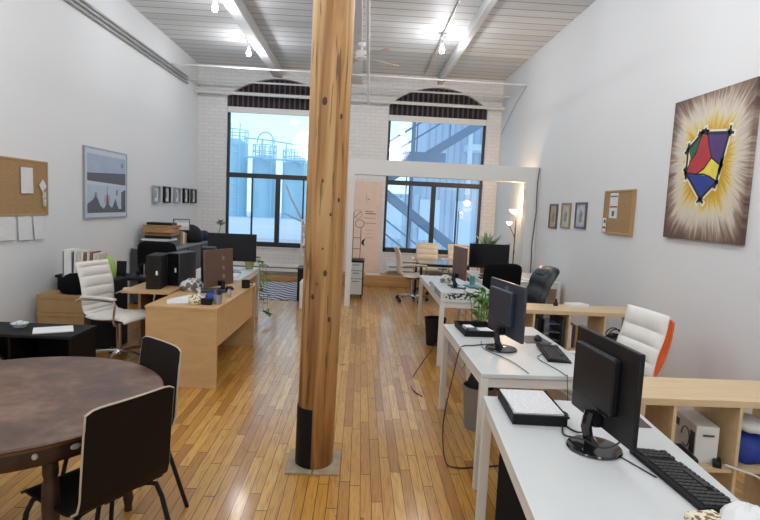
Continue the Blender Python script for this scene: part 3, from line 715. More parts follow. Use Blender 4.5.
# ------------------------------------------------------------------ chairs on the right
t = thing('office_chair', 'black office chair with square back seen from behind at rear desk', 'chair', (1.79, 7.06, 0), R(3))
def blackchair(t, m, top, rec, w, lum=False):
    P = [(-.20, .50), (-.26, .60), (-.27, .75), (-.28-rec*.3, .92), (-.29-rec, top)]
    def f(u):
        x = u*(len(P)-1); i = min(int(x), len(P)-2); q = x-i; a, b, c, d = P[max(0, i-1)], P[i], P[i+1], P[min(len(P)-1, i+2)]
        return [.5*((2*b_)+(-a_+c_)*q+(2*a_-5*b_+4*c_-d_)*q*q+(-a_+3*b_-3*c_+d_)*q**3) for a_, b_, c_, d_ in zip(a, b, c, d)]
    def fn(u, v):
        y, z = f(u); k = 1-(abs(2*u-1)**8)*.12; return ((v-.5)*w*k, y+.03*(2*v-1)**2, z-.03*abs(2*v-1)**5*u)
    th = (lambda u, v: (((.045 if lum else .02)+(.03 if lum else .008)*abs(math.sin(PI*u*(3 if lum else 1))))*(1-abs(2*v-1)**8)*(1-abs(2*u-1)**10)+.004, -.03*(1-abs(2*v-1)**6)*(1-abs(2*u-1)**10)-.004))
    MB().sheet(fn, 24, 16, th).build('backrest', m, t, smooth=60)
    MB().sheet(lambda u, v: ((v-.5)*.50, -.24+.5*u, .475-.02*u**4), 12, 12, lambda u, v: (.02, -.045*(1-abs(2*v-1)**6)*(1-abs(2*u-1)**8)-.005)).build('seat', m, t, smooth=60)
    for sx in (-1, 1):
        MB().tube([(sx*.24, -.05, .46), (sx*.29, -.04, .50), (sx*.29, -.02, .66)], .014, 8).build('arm_frame', M_blk, t)
        MB().sheet(lambda u, v: (sx*.29+(v-.5)*.07, -.17+.34*u, .68), 8, 4, .03).build('armrest', M_blk, t, bevel=.006)
    MB().cyl((0, 0, .45), (0, 0, .12), .026).box((0, -.05, .435), (.2, .3, .03)).build('gas_lift', M_blk, t)
    for k in range(5):
        a = 2*PI*k/5+.2; c, s_ = math.cos(a), math.sin(a)
        l = MB().tube([(0, 0, .11), (.28*c, .28*s_, .075)], .02, 8, rs=[.026, .014]).build('base_leg', M_blk, t)
        MB().at(Matrix.Translation((.28*c, .28*s_, .03)) @ Matrix.Rotation(a+1, 4, 'Z')).cyl((-.024, 0, 0), (-.006, 0, 0), .0295, n=12).cyl((.006, 0, 0), (.024, 0, 0), .0295, n=12).cyl((0, 0, 0), (0, 0, .05), .008).build('caster', M_rubber, l)
    return t
blackchair(t, M_fab, 1.06, .03, .49)
t = thing('office_chair', 'padded black leather swivel chair leaning back near the right wall', 'chair', (1.78, 6.10, 0), R(97))
blackchair(t, M_bleath, 1.10, .14, .50, True)
mb = MB(); mb.sheet(lambda u, v: ((v-.5)*.40, -.345-.065*u, .93+.13*u), 8, 10, lambda u, v: (.075*(1-abs(2*v-1)**4)*(1-abs(2*u-1)**4)+.03, .0)); mb.build('head_cushion', M_bleath, t, smooth=60)
office_chair(M_wleath, 'white ribbed office chair behind the near bookcase, beside orange chair', (1.66, 3.60), R(97), H=1.075)
# orange moulded chair
t = thing('plastic_chair', 'orange moulded plastic chair between white office chair and right wall', 'chair', (2.16, 4.30, 0), R(88))
MB().sheet(lambda u, v: ((v-.5)*.42, .2-.42*u, .45-.02*math.sin(PI*u)), 8, 8, .012).build('seat', M_orange, t)
MB().sheet(lambda u, v: ((v-.5)*(.42-.06*u), -.22-.13*u-.03*math.sin(PI*u)+.05*(2*v-1)**2, .45+.45*u), 12, 10, .014).build('backrest', M_orange, t, smooth=60)
for sx in (-1, 1):
    MB().tube([(sx*.19, .18, .44), (sx*.22, .22, 0)], .016, 8, rs=[.02, .013]).build('leg', M_orange, t)
    MB().tube([(sx*.19, -.2, .44), (sx*.22, -.27, 0)], .016, 8, rs=[.02, .013]).build('leg', M_orange, t)
office_chair(M_cleath, 'cream office chair seen side on, at left end of glass meeting table', (.98, 9.92), R(-86), 'cream chairs round the meeting table')
office_chair(M_cleath, 'cream office chair facing the room behind the glass meeting table', (1.38, 10.98), R(178), 'cream chairs round the meeting table')
office_chair(M_cleath, 'cream office chair behind meeting table, mostly hidden by bronze monitor', (2.06, 10.98), R(184), 'cream chairs round the meeting table')
# meeting table
t = thing('meeting_table', 'dark glass topped meeting table under the right window', 'table', (1.07, 9.66, 0))
MB().b2(0, .92, 0, .95, .705, .717).build('glass_top', mat('smoked glass top', (.10, .12, .15), .08), t, bevel=.002)
MB().b2(.02, .90, .02, .05, .665, .704).b2(.02, .90, .90, .93, .665, .704).b2(.02, .05, .05, .9, .665, .704).b2(.87, .9, .05, .9, .665, .704).build('frame', M_blk, t)
for a in (.02, .86):
    for b in (.02, .89): MB().b2(a, a+.04, b, b+.04, 0, .665).build('leg', M_blk, t)

# ------------------------------------------------------------------ bookcases against the right wall
def bookcase(label, xs, y0, y1, shelf=True):
    t = thing('bookcase', label, 'bookcase', (0, 0, 0)); x0, x1 = xs[0], xs[-1]
    MB().b2(x0-.02, x1+.02, y0, y1, .732, .77).build('top_board', M_birch, t, bevel=.002)
    MB().b2(x0-.02, x1+.02, y0, y1, 0, .038).build('bottom_board', M_birch, t, bevel=.002)
    for i, x in enumerate(xs): MB().b2(x-(.019 if i in (0, len(xs)-1) else .009), x+(.019 if i in (0, len(xs)-1) else .009), y0+.002, y1, .038, .732).build('upright', M_birch, t)
    for i in range(len(xs)-1): MB().b2(xs[i]+.02, xs[i+1]-.02, y0+.002, y1, .376, .394).build('shelf', M_birch, t)
    return t
bookcase('low birch cube bookcase spanning from the middle desk to right wall, farther one', [1.36, 1.71, 2.06, 2.41, 2.78], 5.17, 5.56)
bookcase('low birch cube bookcase behind the front desk, nearer one', [1.50, 1.68, 2.035, 2.39, 2.74], 2.72, 3.10)
# contents of near bookcase (middle shelf top z=.394)
zs = .3945
t = thing('router', 'flat black router lying on near bookcase shelf', 'router', (1.79, 2.865, zs), R(-12))
MB().prism(rrect(.17, .22, .02), 0, .035, 'z').build('case', M_blk, t, bevel=.004); MB().b2(-.02, .03, -.03, .02, .0352, .037).build('panel_mark', M_dgrey, t)
t = thing('product_box', 'white printed box standing on near bookcase shelf behind router', 'box', (1.93, 2.925, zs), R(-6))
MB().b2(-.06, .06, -.13, .13, 0, .20).build('carton', M_plain, t, bevel=.002)
b = MB(); b.tube([(-.0615, -.02+.045*math.cos(a), .10+.055*math.sin(a)) for a in [i*.35 for i in range(16)]], .003, 6).b2(-.0625, -.0605, -.12, -.07, .04, .16).b2(-.0625, -.0605, .06, .11, .13, .17)
b.b2(-.03, .03, -.1415, -.1405, .15, .16).build('print', M_dgrey, t, 'dark printed cable drawing and bars')
tag(place(MB().b2(-.02, .02, -.045, .045, 0, .03).build('adapter', M_blk, bevel=.004), (1.965, 2.772, zs), R(-30)), 'small black adapter at shelf edge in front of white box', 'adapter')
cable('cream cable trailing from adapter toward the lower right', [(1.985, 2.735, zs+.02), (2.03, 2.69, zs+.015), (2.12, 2.66, .385), (2.25, 2.60, .30), (2.34, 2.5, .2)], .006, M_wcable)
blob('cloth_bag', M_blue, (2.19, 2.89, zs), (.12, .12, .105), .05, 'royal blue fabric bag in third cell of near bookcase', 'bag', 11)
blob('plastic_bag', M_bagp, (2.19, 2.89, zs+.17), (.10, .11, .045), .08, 'clear plastic bag on top of the blue bag in bookcase', 'bag', 12)
# contents of far bookcase
for x, y, w, h, m, lb in ((1.755, 5.36, .03, .29, M_dgrey, 'dark grey binder, leftmost in second cell of far bookcase'), (1.79, 5.36, .03, .29, M_blk, 'black binder, second in that cell of far bookcase'), (2.02, 5.36, .03, .29, M_dgrey, 'dark binder leaning by right divider in far bookcase')):
    tag(MB().b2(x-w/2, x+w/2, y-.14, y+.14, zs, zs+h).build('ring_binder', m, bevel=.003), lb, 'binder', 'binders in the far bookcase')
t = thing('file_organizer', 'black letter rack with stacked trays inside the far bookcase', 'organizer', (1.90, 5.34, zs))
MB().b2(-.09, .085, -.15, .15, 0, .012).b2(-.09, -.082, -.15, .15, .012, .28).b2(.077, .085, -.15, .15, .012, .28).build('frame', M_blk, t)
for k in range(3): MB().b2(-.08, .075, -.15, .15, .075+.08*k, .081+.08*k).build('tray', M_blueg, t)
for x, m, lb in ((2.11, M_plain, 'white folder standing left in third cell of far bookcase'), (2.135, M_dgrey, 'dark folder standing beside the white folder'), (2.165, M_kraft, 'narrow brown box standing beside the dark folder')):
    tag(MB().b2(x-.01, x+.01, 5.25, 5.5, zs, zs+.22).build('folder', m), lb, 'folder')
t = thing('spray_can', 'small red and white can in third cell of far bookcase', 'can', (2.22, 5.30, zs)); MB().lathe([(0, 0), (.022, 0), (.022, .12), (.012, .14), (0, .14)]).build('can', M_plain, t); MB().lathe([(0, .142), (.012, .142), (.012, .165), (0, .165)]).build('cap', M_red, t); MB().lathe([(.0225, .02), (.0225, .05)]).build('band', M_red, t)
t = thing('handbag', 'black handbag with looped handles in fourth cell of far bookcase', 'bag', (2.59, 5.34, zs)); blob('body', M_bleath, (0, 0, 0), (.13, .11, .09), .05, None, None, 15, parent=t)
for q in (-.03, .03): MB().tube([(.08*math.cos(a), q, .10+.09*math.sin(a)) for a in [PI*i/10 for i in range(11)]], .006, 6).build('handle', M_bleath, t)
tag(place(MB().box((0, 0, .012), (.2, .14, .024)).build('picture_card', M_plain), (2.25, 5.50, .7705), R(14)), 'white card lying on top of the far bookcase', 'card')
t = thing('desk_figure', 'tiny dark figure on top of far bookcase', 'figurine', (2.02, 5.47, .7705)); MB().lathe([(0, 0), (.025, 0), (.02, .03), (.01, .05), (.014, .06), (.0, .075)]).build('body', M_blk, t)

# ------------------------------------------------------------------ wall mounted things
def mount(o, wall, s, z, off=0., roll=0.):
    """s = y (side walls) or x (back wall)"""
    if wall == 'L': M = Matrix(((0, 0, 1), (1, 0, 0), (0, 1, 0))); p = (XL+off, s, z)
    elif wall == 'R': M = Matrix(((0, 0, -1), (-1, 0, 0), (0, 1, 0))); p = (XR-off, s, z)
    else: M = Matrix(((1, 0, 0), (0, 0, -1), (0, 1, 0))); p = (s, YB-off, z)
    o.rotation_euler = (M @ Matrix.Rotation(R(roll), 3, 'Z')).to_euler(); o.location = p; return o
def framebox(mb, w, h, b, d0, d1):
    mb.b2(-w/2, -w/2+b, -h/2, h/2, d0, d1).b2(w/2-b, w/2, -h/2, h/2, d0, d1).b2(-w/2+b, w/2-b, -h/2, -h/2+b, d0, d1).b2(-w/2+b, w/2-b, h/2-b, h/2, d0, d1); return mb
def sheet_(wall, s, z, w, h, label, off, roll=0, m=M_paper, name='paper_sheet', group=None):
    o = MB().sheet(lambda u, v: ((v-.5)*w, (u-.5)*h, .004*(1-u)*math.sin(3*v+s)+.002), 4, 4, .0008).build(name, m)
    mount(o, wall, s, z, off, roll); return tag(o, label, 'paper', group)
# left cork board
t = thing('cork_board', 'wide cork pin board on left wall hung with paper sheets', 'pin board'); mount(t, 'L', 5.73, 1.715)
MB().b2(-.60, .60, -.275, .275, .001, .012).build('cork_panel', M_cork, t); framebox(MB(), 1.24, .59, .02, .001, .018).build('frame', M_corkf, t, bevel=.002)
for s, z, w, h, lb, rl in ((5.95, 1.79, .21, .27, 'printed sheet pinned at the middle of the left cork board', 1), (5.59, 1.33, .30, .30, 'printed sheet hanging from cork board bottom edge, leftmost', 0), (5.915, 1.31, .235, .29, 'printed sheet hanging from cork board bottom edge, middle one', -1), (6.17, 1.305, .20, .29, 'printed sheet hanging from cork board bottom edge, rightmost', 1)):
    o = sheet_('L', s, z, w, h, lb, .0205 if z > 1.5 else .013, rl, group='sheets on left cork board')
    if z < 1.5: o.rotation_euler = (o.rotation_euler.to_matrix() @ Matrix.Rotation(R(-3.4), 3, 'X')).to_euler()
sheet_('L', 6.235, 1.745, .10, .10, 'small tilted white tag near right edge of left cork board', .0205, 40)
sheet_('L', 6.265, 1.60, .07, .16, 'narrow photo strip below the tilted tag on left cork board', .0205, 0, mat('photo strip print', (.50, .45, .40), .5, var=.6, scale=25))
# poster with two pictures
t = thing('framed_poster', 'white framed poster of two stacked blue grey illustrations on left wall', 'poster'); mount(t, 'L', 7.785, 1.82)
W_, H_ = 1.25, .91
MB().b2(-W_/2, W_/2, -H_/2, H_/2, .001, .02).build('backing', mat('pale poster mount', (.56, .59, .65), .5), t); framebox(MB(), W_+.02, H_+.02, .018, .001, .026).build('frame', M_silver, t)
pa, pb, pc, pd = mat('poster sky blue', (.36, .42, .54), .5, var=.08, scale=3), mat('poster dark mauve', (.10, .09, .115), .5), mat('poster pale blue', (.44, .52, .62), .5, var=.06, scale=3), mat('poster pink', (.48, .38, .40), .5)
X0, X1 = -.56, .58
MB().b2(X0, X1, .03, .38, .0205, .0215).build('upper_sky', pa, t)
MB().prism([(X0, .03), (X1, .0), (X1, .17), (X0, .13)], .0218, .0228).build('upper_hill', pb, t)
MB().b2(X0, X1, -.39, -.02, .0205, .0215).build('lower_sky', pc, t)
MB().prism([(.44, -.33), (.58, -.33), (.58, -.06), (.44, -.10)], .0218, .0228).prism([(X0, -.33), (X0, -.27), (-.42, -.22), (-.35, -.17), (-.28, -.2), (-.2, -.30), (-.1, -.34), (-.04, -.28), (0, -.08), (.05, -.28), (.14, -.33), (.20, -.27), (.25, -.19), (.30, -.28), (.36, -.345), (.44, -.34), (.58, -.3), (.58, -.39), (X0, -.39)], .0218, .0228).build('lower_hills', pb, t)
MB().prism([(.0+.03*math.cos(a), -.06+.05*math.sin(a)) for a in [i*PI/6 for i in range(12)]], .0216, .0218).prism([(-.09, -.15), (.09, -.15), (.11, -.26), (-.11, -.26)], .0216, .0217).build('pink_glow', pd, t)
MB().prism([(.30+.035*math.cos(a), -.11+.045*math.sin(a)) for a in [i*PI/6 for i in range(12)]], .0216, .0226).prism([(-.36, -.12), (-.31, -.12), (-.29, -.2), (-.37, -.19)], .0216, .0226).prism([(.47+.035*math.cos(a), .28+.035*math.sin(a)) for a in [i*PI/6 for i in range(12)]], .0216, .0226).build('small_figures', mat('poster grey figures', (.20, .22, .28), .5), t)
# five little frames
for i, y in enumerate((9.60, 10.12, 10.66, 11.20, 11.70)):
    t = thing('framed_picture', ['small silver box frame, nearest of the five in a row on left wall', 'small black box frame, second of the five on left wall', 'small silver box frame in the middle of the five on left wall', 'small black box frame, fourth of the five on left wall', 'small grey box frame nearest the brick back wall, last of five'][i], 'picture', group='row of five little frames'); mount(t, 'L', y, 1.72)
    m = [M_silver, M_blk, M_silver, M_blk, M_dgrey][i]
    framebox(MB(), .30, .29, .022, .001, .05).build('frame', m, t); MB().b2(-.125, .125, -.12, .12, .001, .012).build('mat_board', M_plain, t)
    MB().b2(-.05, .05, -.06, .06, .0125, .014).build('picture', mat('small grey print', (.30, .32, .36), .5, var=.4, scale=30), t)
# right frames
for y, z, w, h, fm, pic, lb in ((8.30, 1.665, .33, .37, mat('walnut frame', (.12, .07, .05), .4), mat('painted golden reflection', (.42, .30, .16), .3, var=.25, scale=12), 'narrow walnut frame with golden reflection painted on its picture, first of three on right wall'),  # golden reflection is put into this picture's base colour
                                (7.79, 1.685, .34, .36, mat('gilt frame', (.36, .25, .11), .4, .3), mat('greenish sketch', (.40, .42, .38), .4, var=.2, scale=14), 'gilt framed sketch, middle of three on right wall'),
                                (7.25, 1.695, .36, .35, mat('plum frame', (.13, .08, .10), .4), mat('pale blue print', (.42, .48, .54), .4, var=.2, scale=12), 'plum framed pale picture, last of three nearest cork board')):
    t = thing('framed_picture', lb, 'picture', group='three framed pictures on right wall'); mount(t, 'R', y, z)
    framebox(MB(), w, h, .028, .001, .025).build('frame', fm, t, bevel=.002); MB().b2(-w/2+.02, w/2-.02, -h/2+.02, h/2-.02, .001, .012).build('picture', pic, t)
    MB().prism([(-.05, -.08), (.04, -.09), (.06, .02), (.0, .09), (-.04, .03)], .0122, .0135).build('motif', mat('brown motif', (.24, .19, .15), .5, var=.3, scale=20), t)
# right cork board
t = thing('cork_board', 'cork pin board with flyer on right wall beside big painting', 'pin board'); mount(t, 'R', 6.17, 1.752)
MB().b2(-.33, .33, -.235, .235, .001, .03).build('cork_panel', M_cork, t); framebox(MB(), .70, .50, .02, .001, .038).build('frame', M_corkf, t, bevel=.002)
t = thing('flyer', 'white flyer with red strip on right cork board', 'paper'); mount(t, 'R', 6.27, 1.825, .032)
MB().b2(-.10, .10, -.145, .145, 0, .001).build('sheet', M_paper, t); MB().b2(-.09, .09, -.022, -.004, .0012, .0018).build('red_strip', M_red, t); MB().b2(-.09, .09, .10, .115, .0012, .0018).b2(-.03, .03, -.12, -.06, .0012, .0018).build('print', M_dgrey, t)
t = thing('pinned_card', 'small black and white card at lower left of right cork board', 'card'); mount(t, 'R', 6.455, 1.60, .0385); MB().b2(-.045, .045, -.08, .08, 0, .002).build('card', M_plain, t); MB().b2(-.04, .04, -.045, -.02, .0022, .0026).b2(-.02, .03, .02, .06, .0022, .0026).build('print', M_dgrey, t)
# painting
t = thing('canvas_painting', 'large canvas of bright stained glass kite shape on furry sunburst', 'painting', (0, 0, 0)); mount(t, 'R', 5.165, 1.53, 0, 0)
MB().b2(0, 1.08, 0, 1.25, .001, .04).build('canvas', M_canvas, t)
def toc(z): z.location = (0, 0, 0)
PW, PH = 1.08, 1.25
def st(f, q): return ((5.165-1/(1/5.165+f*(1/4.085-1/5.165))+.02)*1.0, q*PH)
TL, TR, RM, LU, LL, BT, RL = st(.36, .735), st(.69, .70), st(.62, .50), st(.20, .635), st(.20, .47), st(.41, .285), st(.59, .395)
TM = st(.42, .725)
C0 = st(.375, .50); C1 = st(.47, .58)
regs = (('green_field', (.02, .10, .035), [TL, st(.30, .60), st(.26, .55), LU]), ('purple_field', (.07, .02, .15), [TM, TR, RM, st(.50, .555), st(.455, .64)]),
        ('red_field', (.42, .02, .025), [TL, TM, st(.455, .64), st(.50, .555), st(.42, .49), st(.33, .455), LL, st(.24, .55), st(.30, .60)]),
        ('yellow_field', (.75, .62, .06), [st(.50, .555), RM, RL, st(.50, .43), st(.33, .455), st(.42, .49)]), ('blue_field', (.012, .03, .25), [LL, st(.33, .455), st(.50, .43), RL, BT]))
ink = mat('black paint', (.01, .01, .012), .5); wht = mat('cream halo paint', (.78, .74, .62), .5)
outl = [TL, TM, TR, RM, RL, BT, LL, LU]
cx = sum(p[0] for p in outl)/8; cy = sum(p[1] for p in outl)/8
def band(P, w, z0, z1, closed=True):
    b = MB(); n = len(P)
    for i in range(n if closed else n-1):
        a = Vector(P[i]); c = Vector(P[(i+1) % n]); d = (c-a).normalized(); e = Vector((-d.y, d.x))*w/2; a2 = a-d*w*.3; c2 = c+d*w*.3
        b.prism([tuple(a2-e), tuple(c2-e), tuple(c2+e), tuple(a2+e)], z0, z1)
    return b
ext = []
for (p, q) in ((TL, LU), (TL, TR), (TR, TM), (TR, RM), (RM, TR), (RM, RL), (RL, RM), (BT, LL), (BT, RL), (LL, BT), (LL, LU), (LU, LL), (LU, TL)):
    d = (Vector(p)-Vector(q)).normalized()*.05; ext.append((tuple(p), tuple(Vector(p)+d)))
h_ = band(outl, .06, .0402, .0408)
for a, c in ext: h_.v += []; b2_ = band([a, tuple(Vector(c)+(Vector(c)-Vector(a)).normalized()*.012)], .052, .0402, .0408, False); h_.add(b2_.v, b2_.f)
h_.build('halo_line', wht, t)
for nm, c, P in regs: MB().prism(P, .0403, .0412).build(nm, mat('paint '+nm, c, .45, var=.15, scale=9), t)
l_ = band(outl, .026, .0404, .0418)
for P in ([TL, st(.30, .60), st(.24, .55), LL], [TM, st(.455, .64), st(.50, .555), RM], [st(.50, .555), st(.42, .49), st(.33, .455), LL], [st(.33, .455), st(.42, .45), st(.50, .43), RL]): b2_ = band(P, .014, .0404, .0418, False); l_.add(b2_.v, b2_.f)
for a, c in ext: b2_ = band([a, c], .024, .0404, .0418, False); l_.add(b2_.v, b2_.f)
l_.build('outline', ink, t)
# wall graphic between windows
t = thing('wall_graphic', 'printed wall panel with lamplight painted in as peach, lines of text between the windows', 'wall panel'); mount(t, 'B', .07, 1.22, .001)
MB().b2(-.64, .36, -.96, 1.0, .001, .012).build('panel', mat('peach lamplight tint', (.78, .62, .53), .6), t)  # peach puts the floor lamp's warm light into the panel colour
g = MB(); rnd = random.Random(2)
for q, (x0, x1, y, hh) in enumerate(((.02, .20, .34, .022), (.02, .26, .29, .03), (.0, .24, .20, .012), (.0, .26, .09, .014), (.04, .2, -.06, .008), (.04, .18, -.14, .008), (.04, .2, -.22, .008))):
    x = x0
    while x < x1: w = rnd.uniform(.012, .05); g.b2(x, min(x1, x+w), y, y+hh*rnd.uniform(.7, 1), .0125, .0135); x += w+.008
g.b2(.03, .036, .55, .72, .0125, .0135).b2(.06, .10, .60, .62, .0125, .0135).tube([(-.14+.09*math.cos(a*PI/10), .28+.09*math.sin(a*PI/10), .014) for a in range(21)], .004, 6).prism([(-.20, .22), (-.19, .21), (-.07, .34), (-.08, .35)], .0125, .0135)
g.build('lettering', mat('faded brown ink', (.20, .13, .11), .6), t)

# ------------------------------------------------------------------ portal corner things
t = thing('drawer_cabinet', 'black drawer cabinet with white drawer fronts behind the portal post', 'cabinet', (-.17, 9.90, 0))
MB().b2(0, .26, 0, .5, .06, .68).build('body', M_blk, t, bevel=.003); MB().b2(-.01, .27, -.01, .51, .681, .70).build('top', M_blk, t)
for z0, z1 in ((.08, .36), (.37, .51), (.52, .66)):
    d = MB().b2(.01, .235, -.016, -.001, z0, z1).build('drawer', M_wtop, t); MB().b2(.06, .18, -.026, -.017, z1-.045, z1-.035).build('handle', M_dgrey, d)
for a in (.03, .22):
    for b in (.04, .46): MB().cyl((a, b, .03), (a+.015, b, .03), .0295).cyl((a, b, .03), (a, b, .06), .008).build('caster', M_rubber, t)
t = thing('wire_stand', 'thin black wire display stand on top of drawer cabinet', 'stand', (-.08, 10.05, .7005))
MB().b2(-.08, .14, -.06, .06, 0, .01).tube([(-.05, 0, .01), (-.05, 0, .86)], .006, 6).tube([(.09, 0, .01), (.09, 0, .60)], .006, 6).tube([(-.05, 0, .40), (.09, 0, .40)], .005, 6).tube([(-.05, 0, .20), (.09, 0, .20)], .005, 6).build('frame', M_blk, t)
MB().tube([(.08*math.cos(a*PI/10)+.06, 0, .66+.07*math.sin(a*PI/10)) for a in range(21)], .005, 6).build('ring', M_blk, t)
MB().prism([(.10, .30), (.16, .25), (.15, .33), (.18, .40), (.12, .36)], -.006, .006, 'y').build('bird_ornament', M_blk, t)
tag(place(MB().box((0, 0, .01), (.30, .18, .02)).build('document_pile', M_plain), (.30, 11.70, .231), R(6)), 'white papers lying on wooden step below the wall panel', 'paper')
for x0, x1, z0, lb in ((-3.2, -1.05, .14, 'long pale baseboard heater below the left window'), (.6, 2.45, .26, 'long pale baseboard heater below the right window')):
    t = thing('baseboard_heater', lb, 'heater', (x0, 11.90, z0), 0, 'baseboard heaters'); L_ = x1-x0
    MB().prism([(.095, 0), (.0, .02), (.0, .15), (.03, .19), (.095, .20)], 0, L_, 'x').build('housing', M_paint, t, bevel=.003)
    MB().b2(.05, L_-.05, -.004, -.0005, .03, .045).b2(.05, L_-.05, -.004, -.0005, .12, .14).build('air_slot', M_dgrey, t)
# floor lamp
t = thing('floor_lamp', 'lit brass floor lamp with glowing bowl and small side lamp', 'lamp', (2.77, 9.78, 0))
MB().lathe([(0, 0), (.13, 0), (.13, .015), (.02, .03), (0, .03)]).build('base', M_brass, t)
MB().cyl((0, 0, .03), (0, 0, 1.66), .011).build('pole', M_brass, t)
MB().lathe([(.015, 1.655), (.06, 1.67), (.11, 1.70), (.135, 1.745), (.13, 1.748), (.10, 1.71), (.05, 1.685), (.0, 1.68)]).build('lamp_shade', M_shade, t)
MB().tube([(0, 0, 1.22), (-.03, -.02, 1.30), (-.10, -.04, 1.42), (-.13, -.05, 1.46)], .007, 8).build('side_arm', M_brass, t)
MB().lathe([(.012, 0), (.03, .01), (.055, .06), (.05, .065), (.02, .02), (0, .018)], (-.13, -.05, 1.46)).build('small_shade', M_shade, t)
MB().cyl((.0, -.013, .95), (.0, -.013, 1.03), .012).build('switch', M_blk, t)
plight(2.76, 9.78, 1.88, 42, (1, .66, .36), .07); plight(2.64, 9.73, 1.62, 6, (1, .64, .32), .04)

# ------------------------------------------------------------------ left front: round table and plywood chairs
t = thing('round_table', 'round table with mottled brown leather top and carved apron', 'table', (-1.555, 2.50, 0))
MB().lathe([(0, .735), (.61, .735), (.637, .742), (.643, .75), (.637, .757), (.61, .76), (0, .76)], n=72).build('tabletop', M_leath, t)
MB().lathe([(.55, .735), (.585, .735), (.59, .728), (.59, .655), (.585, .648), (.55, .648)], n=72).build('apron', M_darkwood, t)
MB().lathe([(.594, .735), (.612, .735), (.612, .722), (.594, .718)], n=72).build('edge_moulding', mat('brown edge moulding', (.16, .075, .03), .3), t)
for k in range(26):
    a = 2*PI*k/26+.06
    MB().at(Matrix.Translation((.5915*math.cos(a), .5915*math.sin(a), .692)) @ Matrix.Rotation(a, 4, 'Z')).ball((0, 0, 0), (.006, .021 if k % 2 else .011, .013), 12, 6).build('inlay', mat('mother of pearl inlay', (.55, .48, .40), .25), t)
for a in (45, 135, 225, 315):
    c = (.52*math.cos(R(a)), .52*math.sin(R(a)))
    MB().lathe([(.028, .648), (.030, .58), (.024, .56), (.032, .53), (.034, .45), (.026, .25), (.022, .10), (.028, .07), (.020, .03), (.022, 0), (0, 0)], (c[0], c[1], 0), 16).build('leg', M_darkwood, t)
def plychair(label, loc, rz):
    t = thing('dining_chair', label, 'chair', (*loc, 0), rz, None)
    def fn_s(u, v):
        P = [(.20, .44), (.17, .455), (.05, .445), (-.10, .44), (-.165, .452)]
        x = u*4; i = min(int(x), 3); q = x-i; return ((v-.5)*.41, P[i][0]*(1-q)+P[i+1][0]*q, P[i][1]*(1-q)+P[i+1][1]*q)
    def fn_b(u, v):
        P = [(-.165, .452), (-.20, .475), (-.214, .52), (-.222, .63), (-.232, .75), (-.245, .885)]
        x = u*5; i = min(int(x), 4); q = x-i; w = .415-.015*u; c = (abs(2*v-1)**10)*.018*(u > .9)
        return ((v-.5)*w, P[i][0]*(1-q)+P[i+1][0]*q+.012*(2*v-1)**2, P[i][1]*(1-q)+P[i+1][1]*q-c)
    MB().sheet(fn_s, 16, 10, .011).build('seat', M_plyb, t, smooth=50)
    b = MB().sheet(fn_b, 24, 16, .011).build('backrest', M_plyb, t, smooth=50)
    e = MB(); L = [fn_b(i/24, 0) for i in range(25)]+[fn_b(1, j/16) for j in range(1, 17)]+[fn_b(1-i/24, 1) for i in range(1, 25)]
    e.tube([(x, y, z) for x, y, z in L], .0058, 6).build('raw_edge', M_plye, b, 'pale bare plywood edge')
    for sx in (-1, 1):
        MB().tube([(sx*.05, .10, .428), (sx*.15, .13, .428), (sx*.185, .15, .415), (sx*.20, .17, .36), (sx*.225, .235, .0)], .011, 8).build('leg', M_blkm, t)
        MB().tube([(sx*.05, -.10, .424), (sx*.15, -.12, .424), (sx*.19, -.14, .41), (sx*.205, -.16, .35), (sx*.235, -.26, .0)], .011, 8).build('leg', M_blkm, t)
    MB().b2(-.05, .05, -.13, .14, .418, .430).build('seat_bracket', M_blkm, t)
    return t
plychair('black plywood chair in the front, back toward the post at the round table', (-1.085, 2.30), R(59))
plychair('black plywood chair at far right of round table by the beech desk', (-1.235, 2.87), R(139))
plychair('black plywood chair at far left of the round table, beside the low console', (-2.36, 2.72), R(255))
plychair('black plywood chair at near left of the table, opposite the far right chair', (-1.83, 2.00), R(-40))

# low black console
t = thing('low_console', 'low black open console table by left wall holding clutter', 'console', (-3.50, 4.55, 0))
MB().b2(0, 1.15, 0, .44, .475, .50).build('top', M_blkm, t, bevel=.003)
MB().b2(0, .022, .01, .43, 0, .474).b2(1.12, 1.145, .01, .43, 0, .474).b2(.62, .64, .02, .43, .03, .474).b2(.024, 1.118, .01, .43, .05, .07).b2(.03, 1.11, .42, .43, .07, .474).build('carcass', M_plyb, t)
tag(place(MB().b2(-.15, .15, -.105, .105, 0, .012).build('document_pile', M_plain, bevel=.002), (-2.60, 4.74, .5005), R(28)), 'white documents lying on right end of low black console', 'paper')
t = thing('crystal_ashtray', 'clear crystal bowl beside the documents on low console', 'bowl', (-2.93, 4.82, .5005))
MB().lathe([(0, 0), (.05, 0), (.075, .035), (.068, .035), (.045, .012), (0, .010)], n=10).build('bowl', mat('crystal glass', (.62, .67, .70), .08, spec=.9), t, smooth=15)
MB().ball((0, 0, .035), (.032, .032, .025), 8, 5).build('stopper', mat('crystal glass', (.62, .67, .70), .08), t, smooth=10)
t = thing('glass_stand', 'upright greenish glass sheet on the left end of low console', 'glass panel', (-3.35, 4.80, .5005))
MB().b2(-.14, .14, -.004, .004, .01, .155).build('glass_sheet', M_tglass, t); MB().b2(-.14, .135, -.03, .03, 0, .01).build('foot', M_tglass, t)
MB().b2(-.14, .14, -.0045, .0045, .155, .158).b2(.14, .143, -.0045, .0045, .01, .158).build('polished_edge', mat('green glass edge', (.25, .38, .33), .2), t)
blob('paper_bundle', M_clut, (-2.60, 4.78, .071), (.12, .12, .10), .07, 'crumpled pale papers in right compartment of low console', 'paper', 21)
blob('paper_bundle', M_patt, (-3.18, 4.76, .071), (.16, .12, .14), .07, 'patterned bundle in the left compartment of low console', 'bundle', 22)
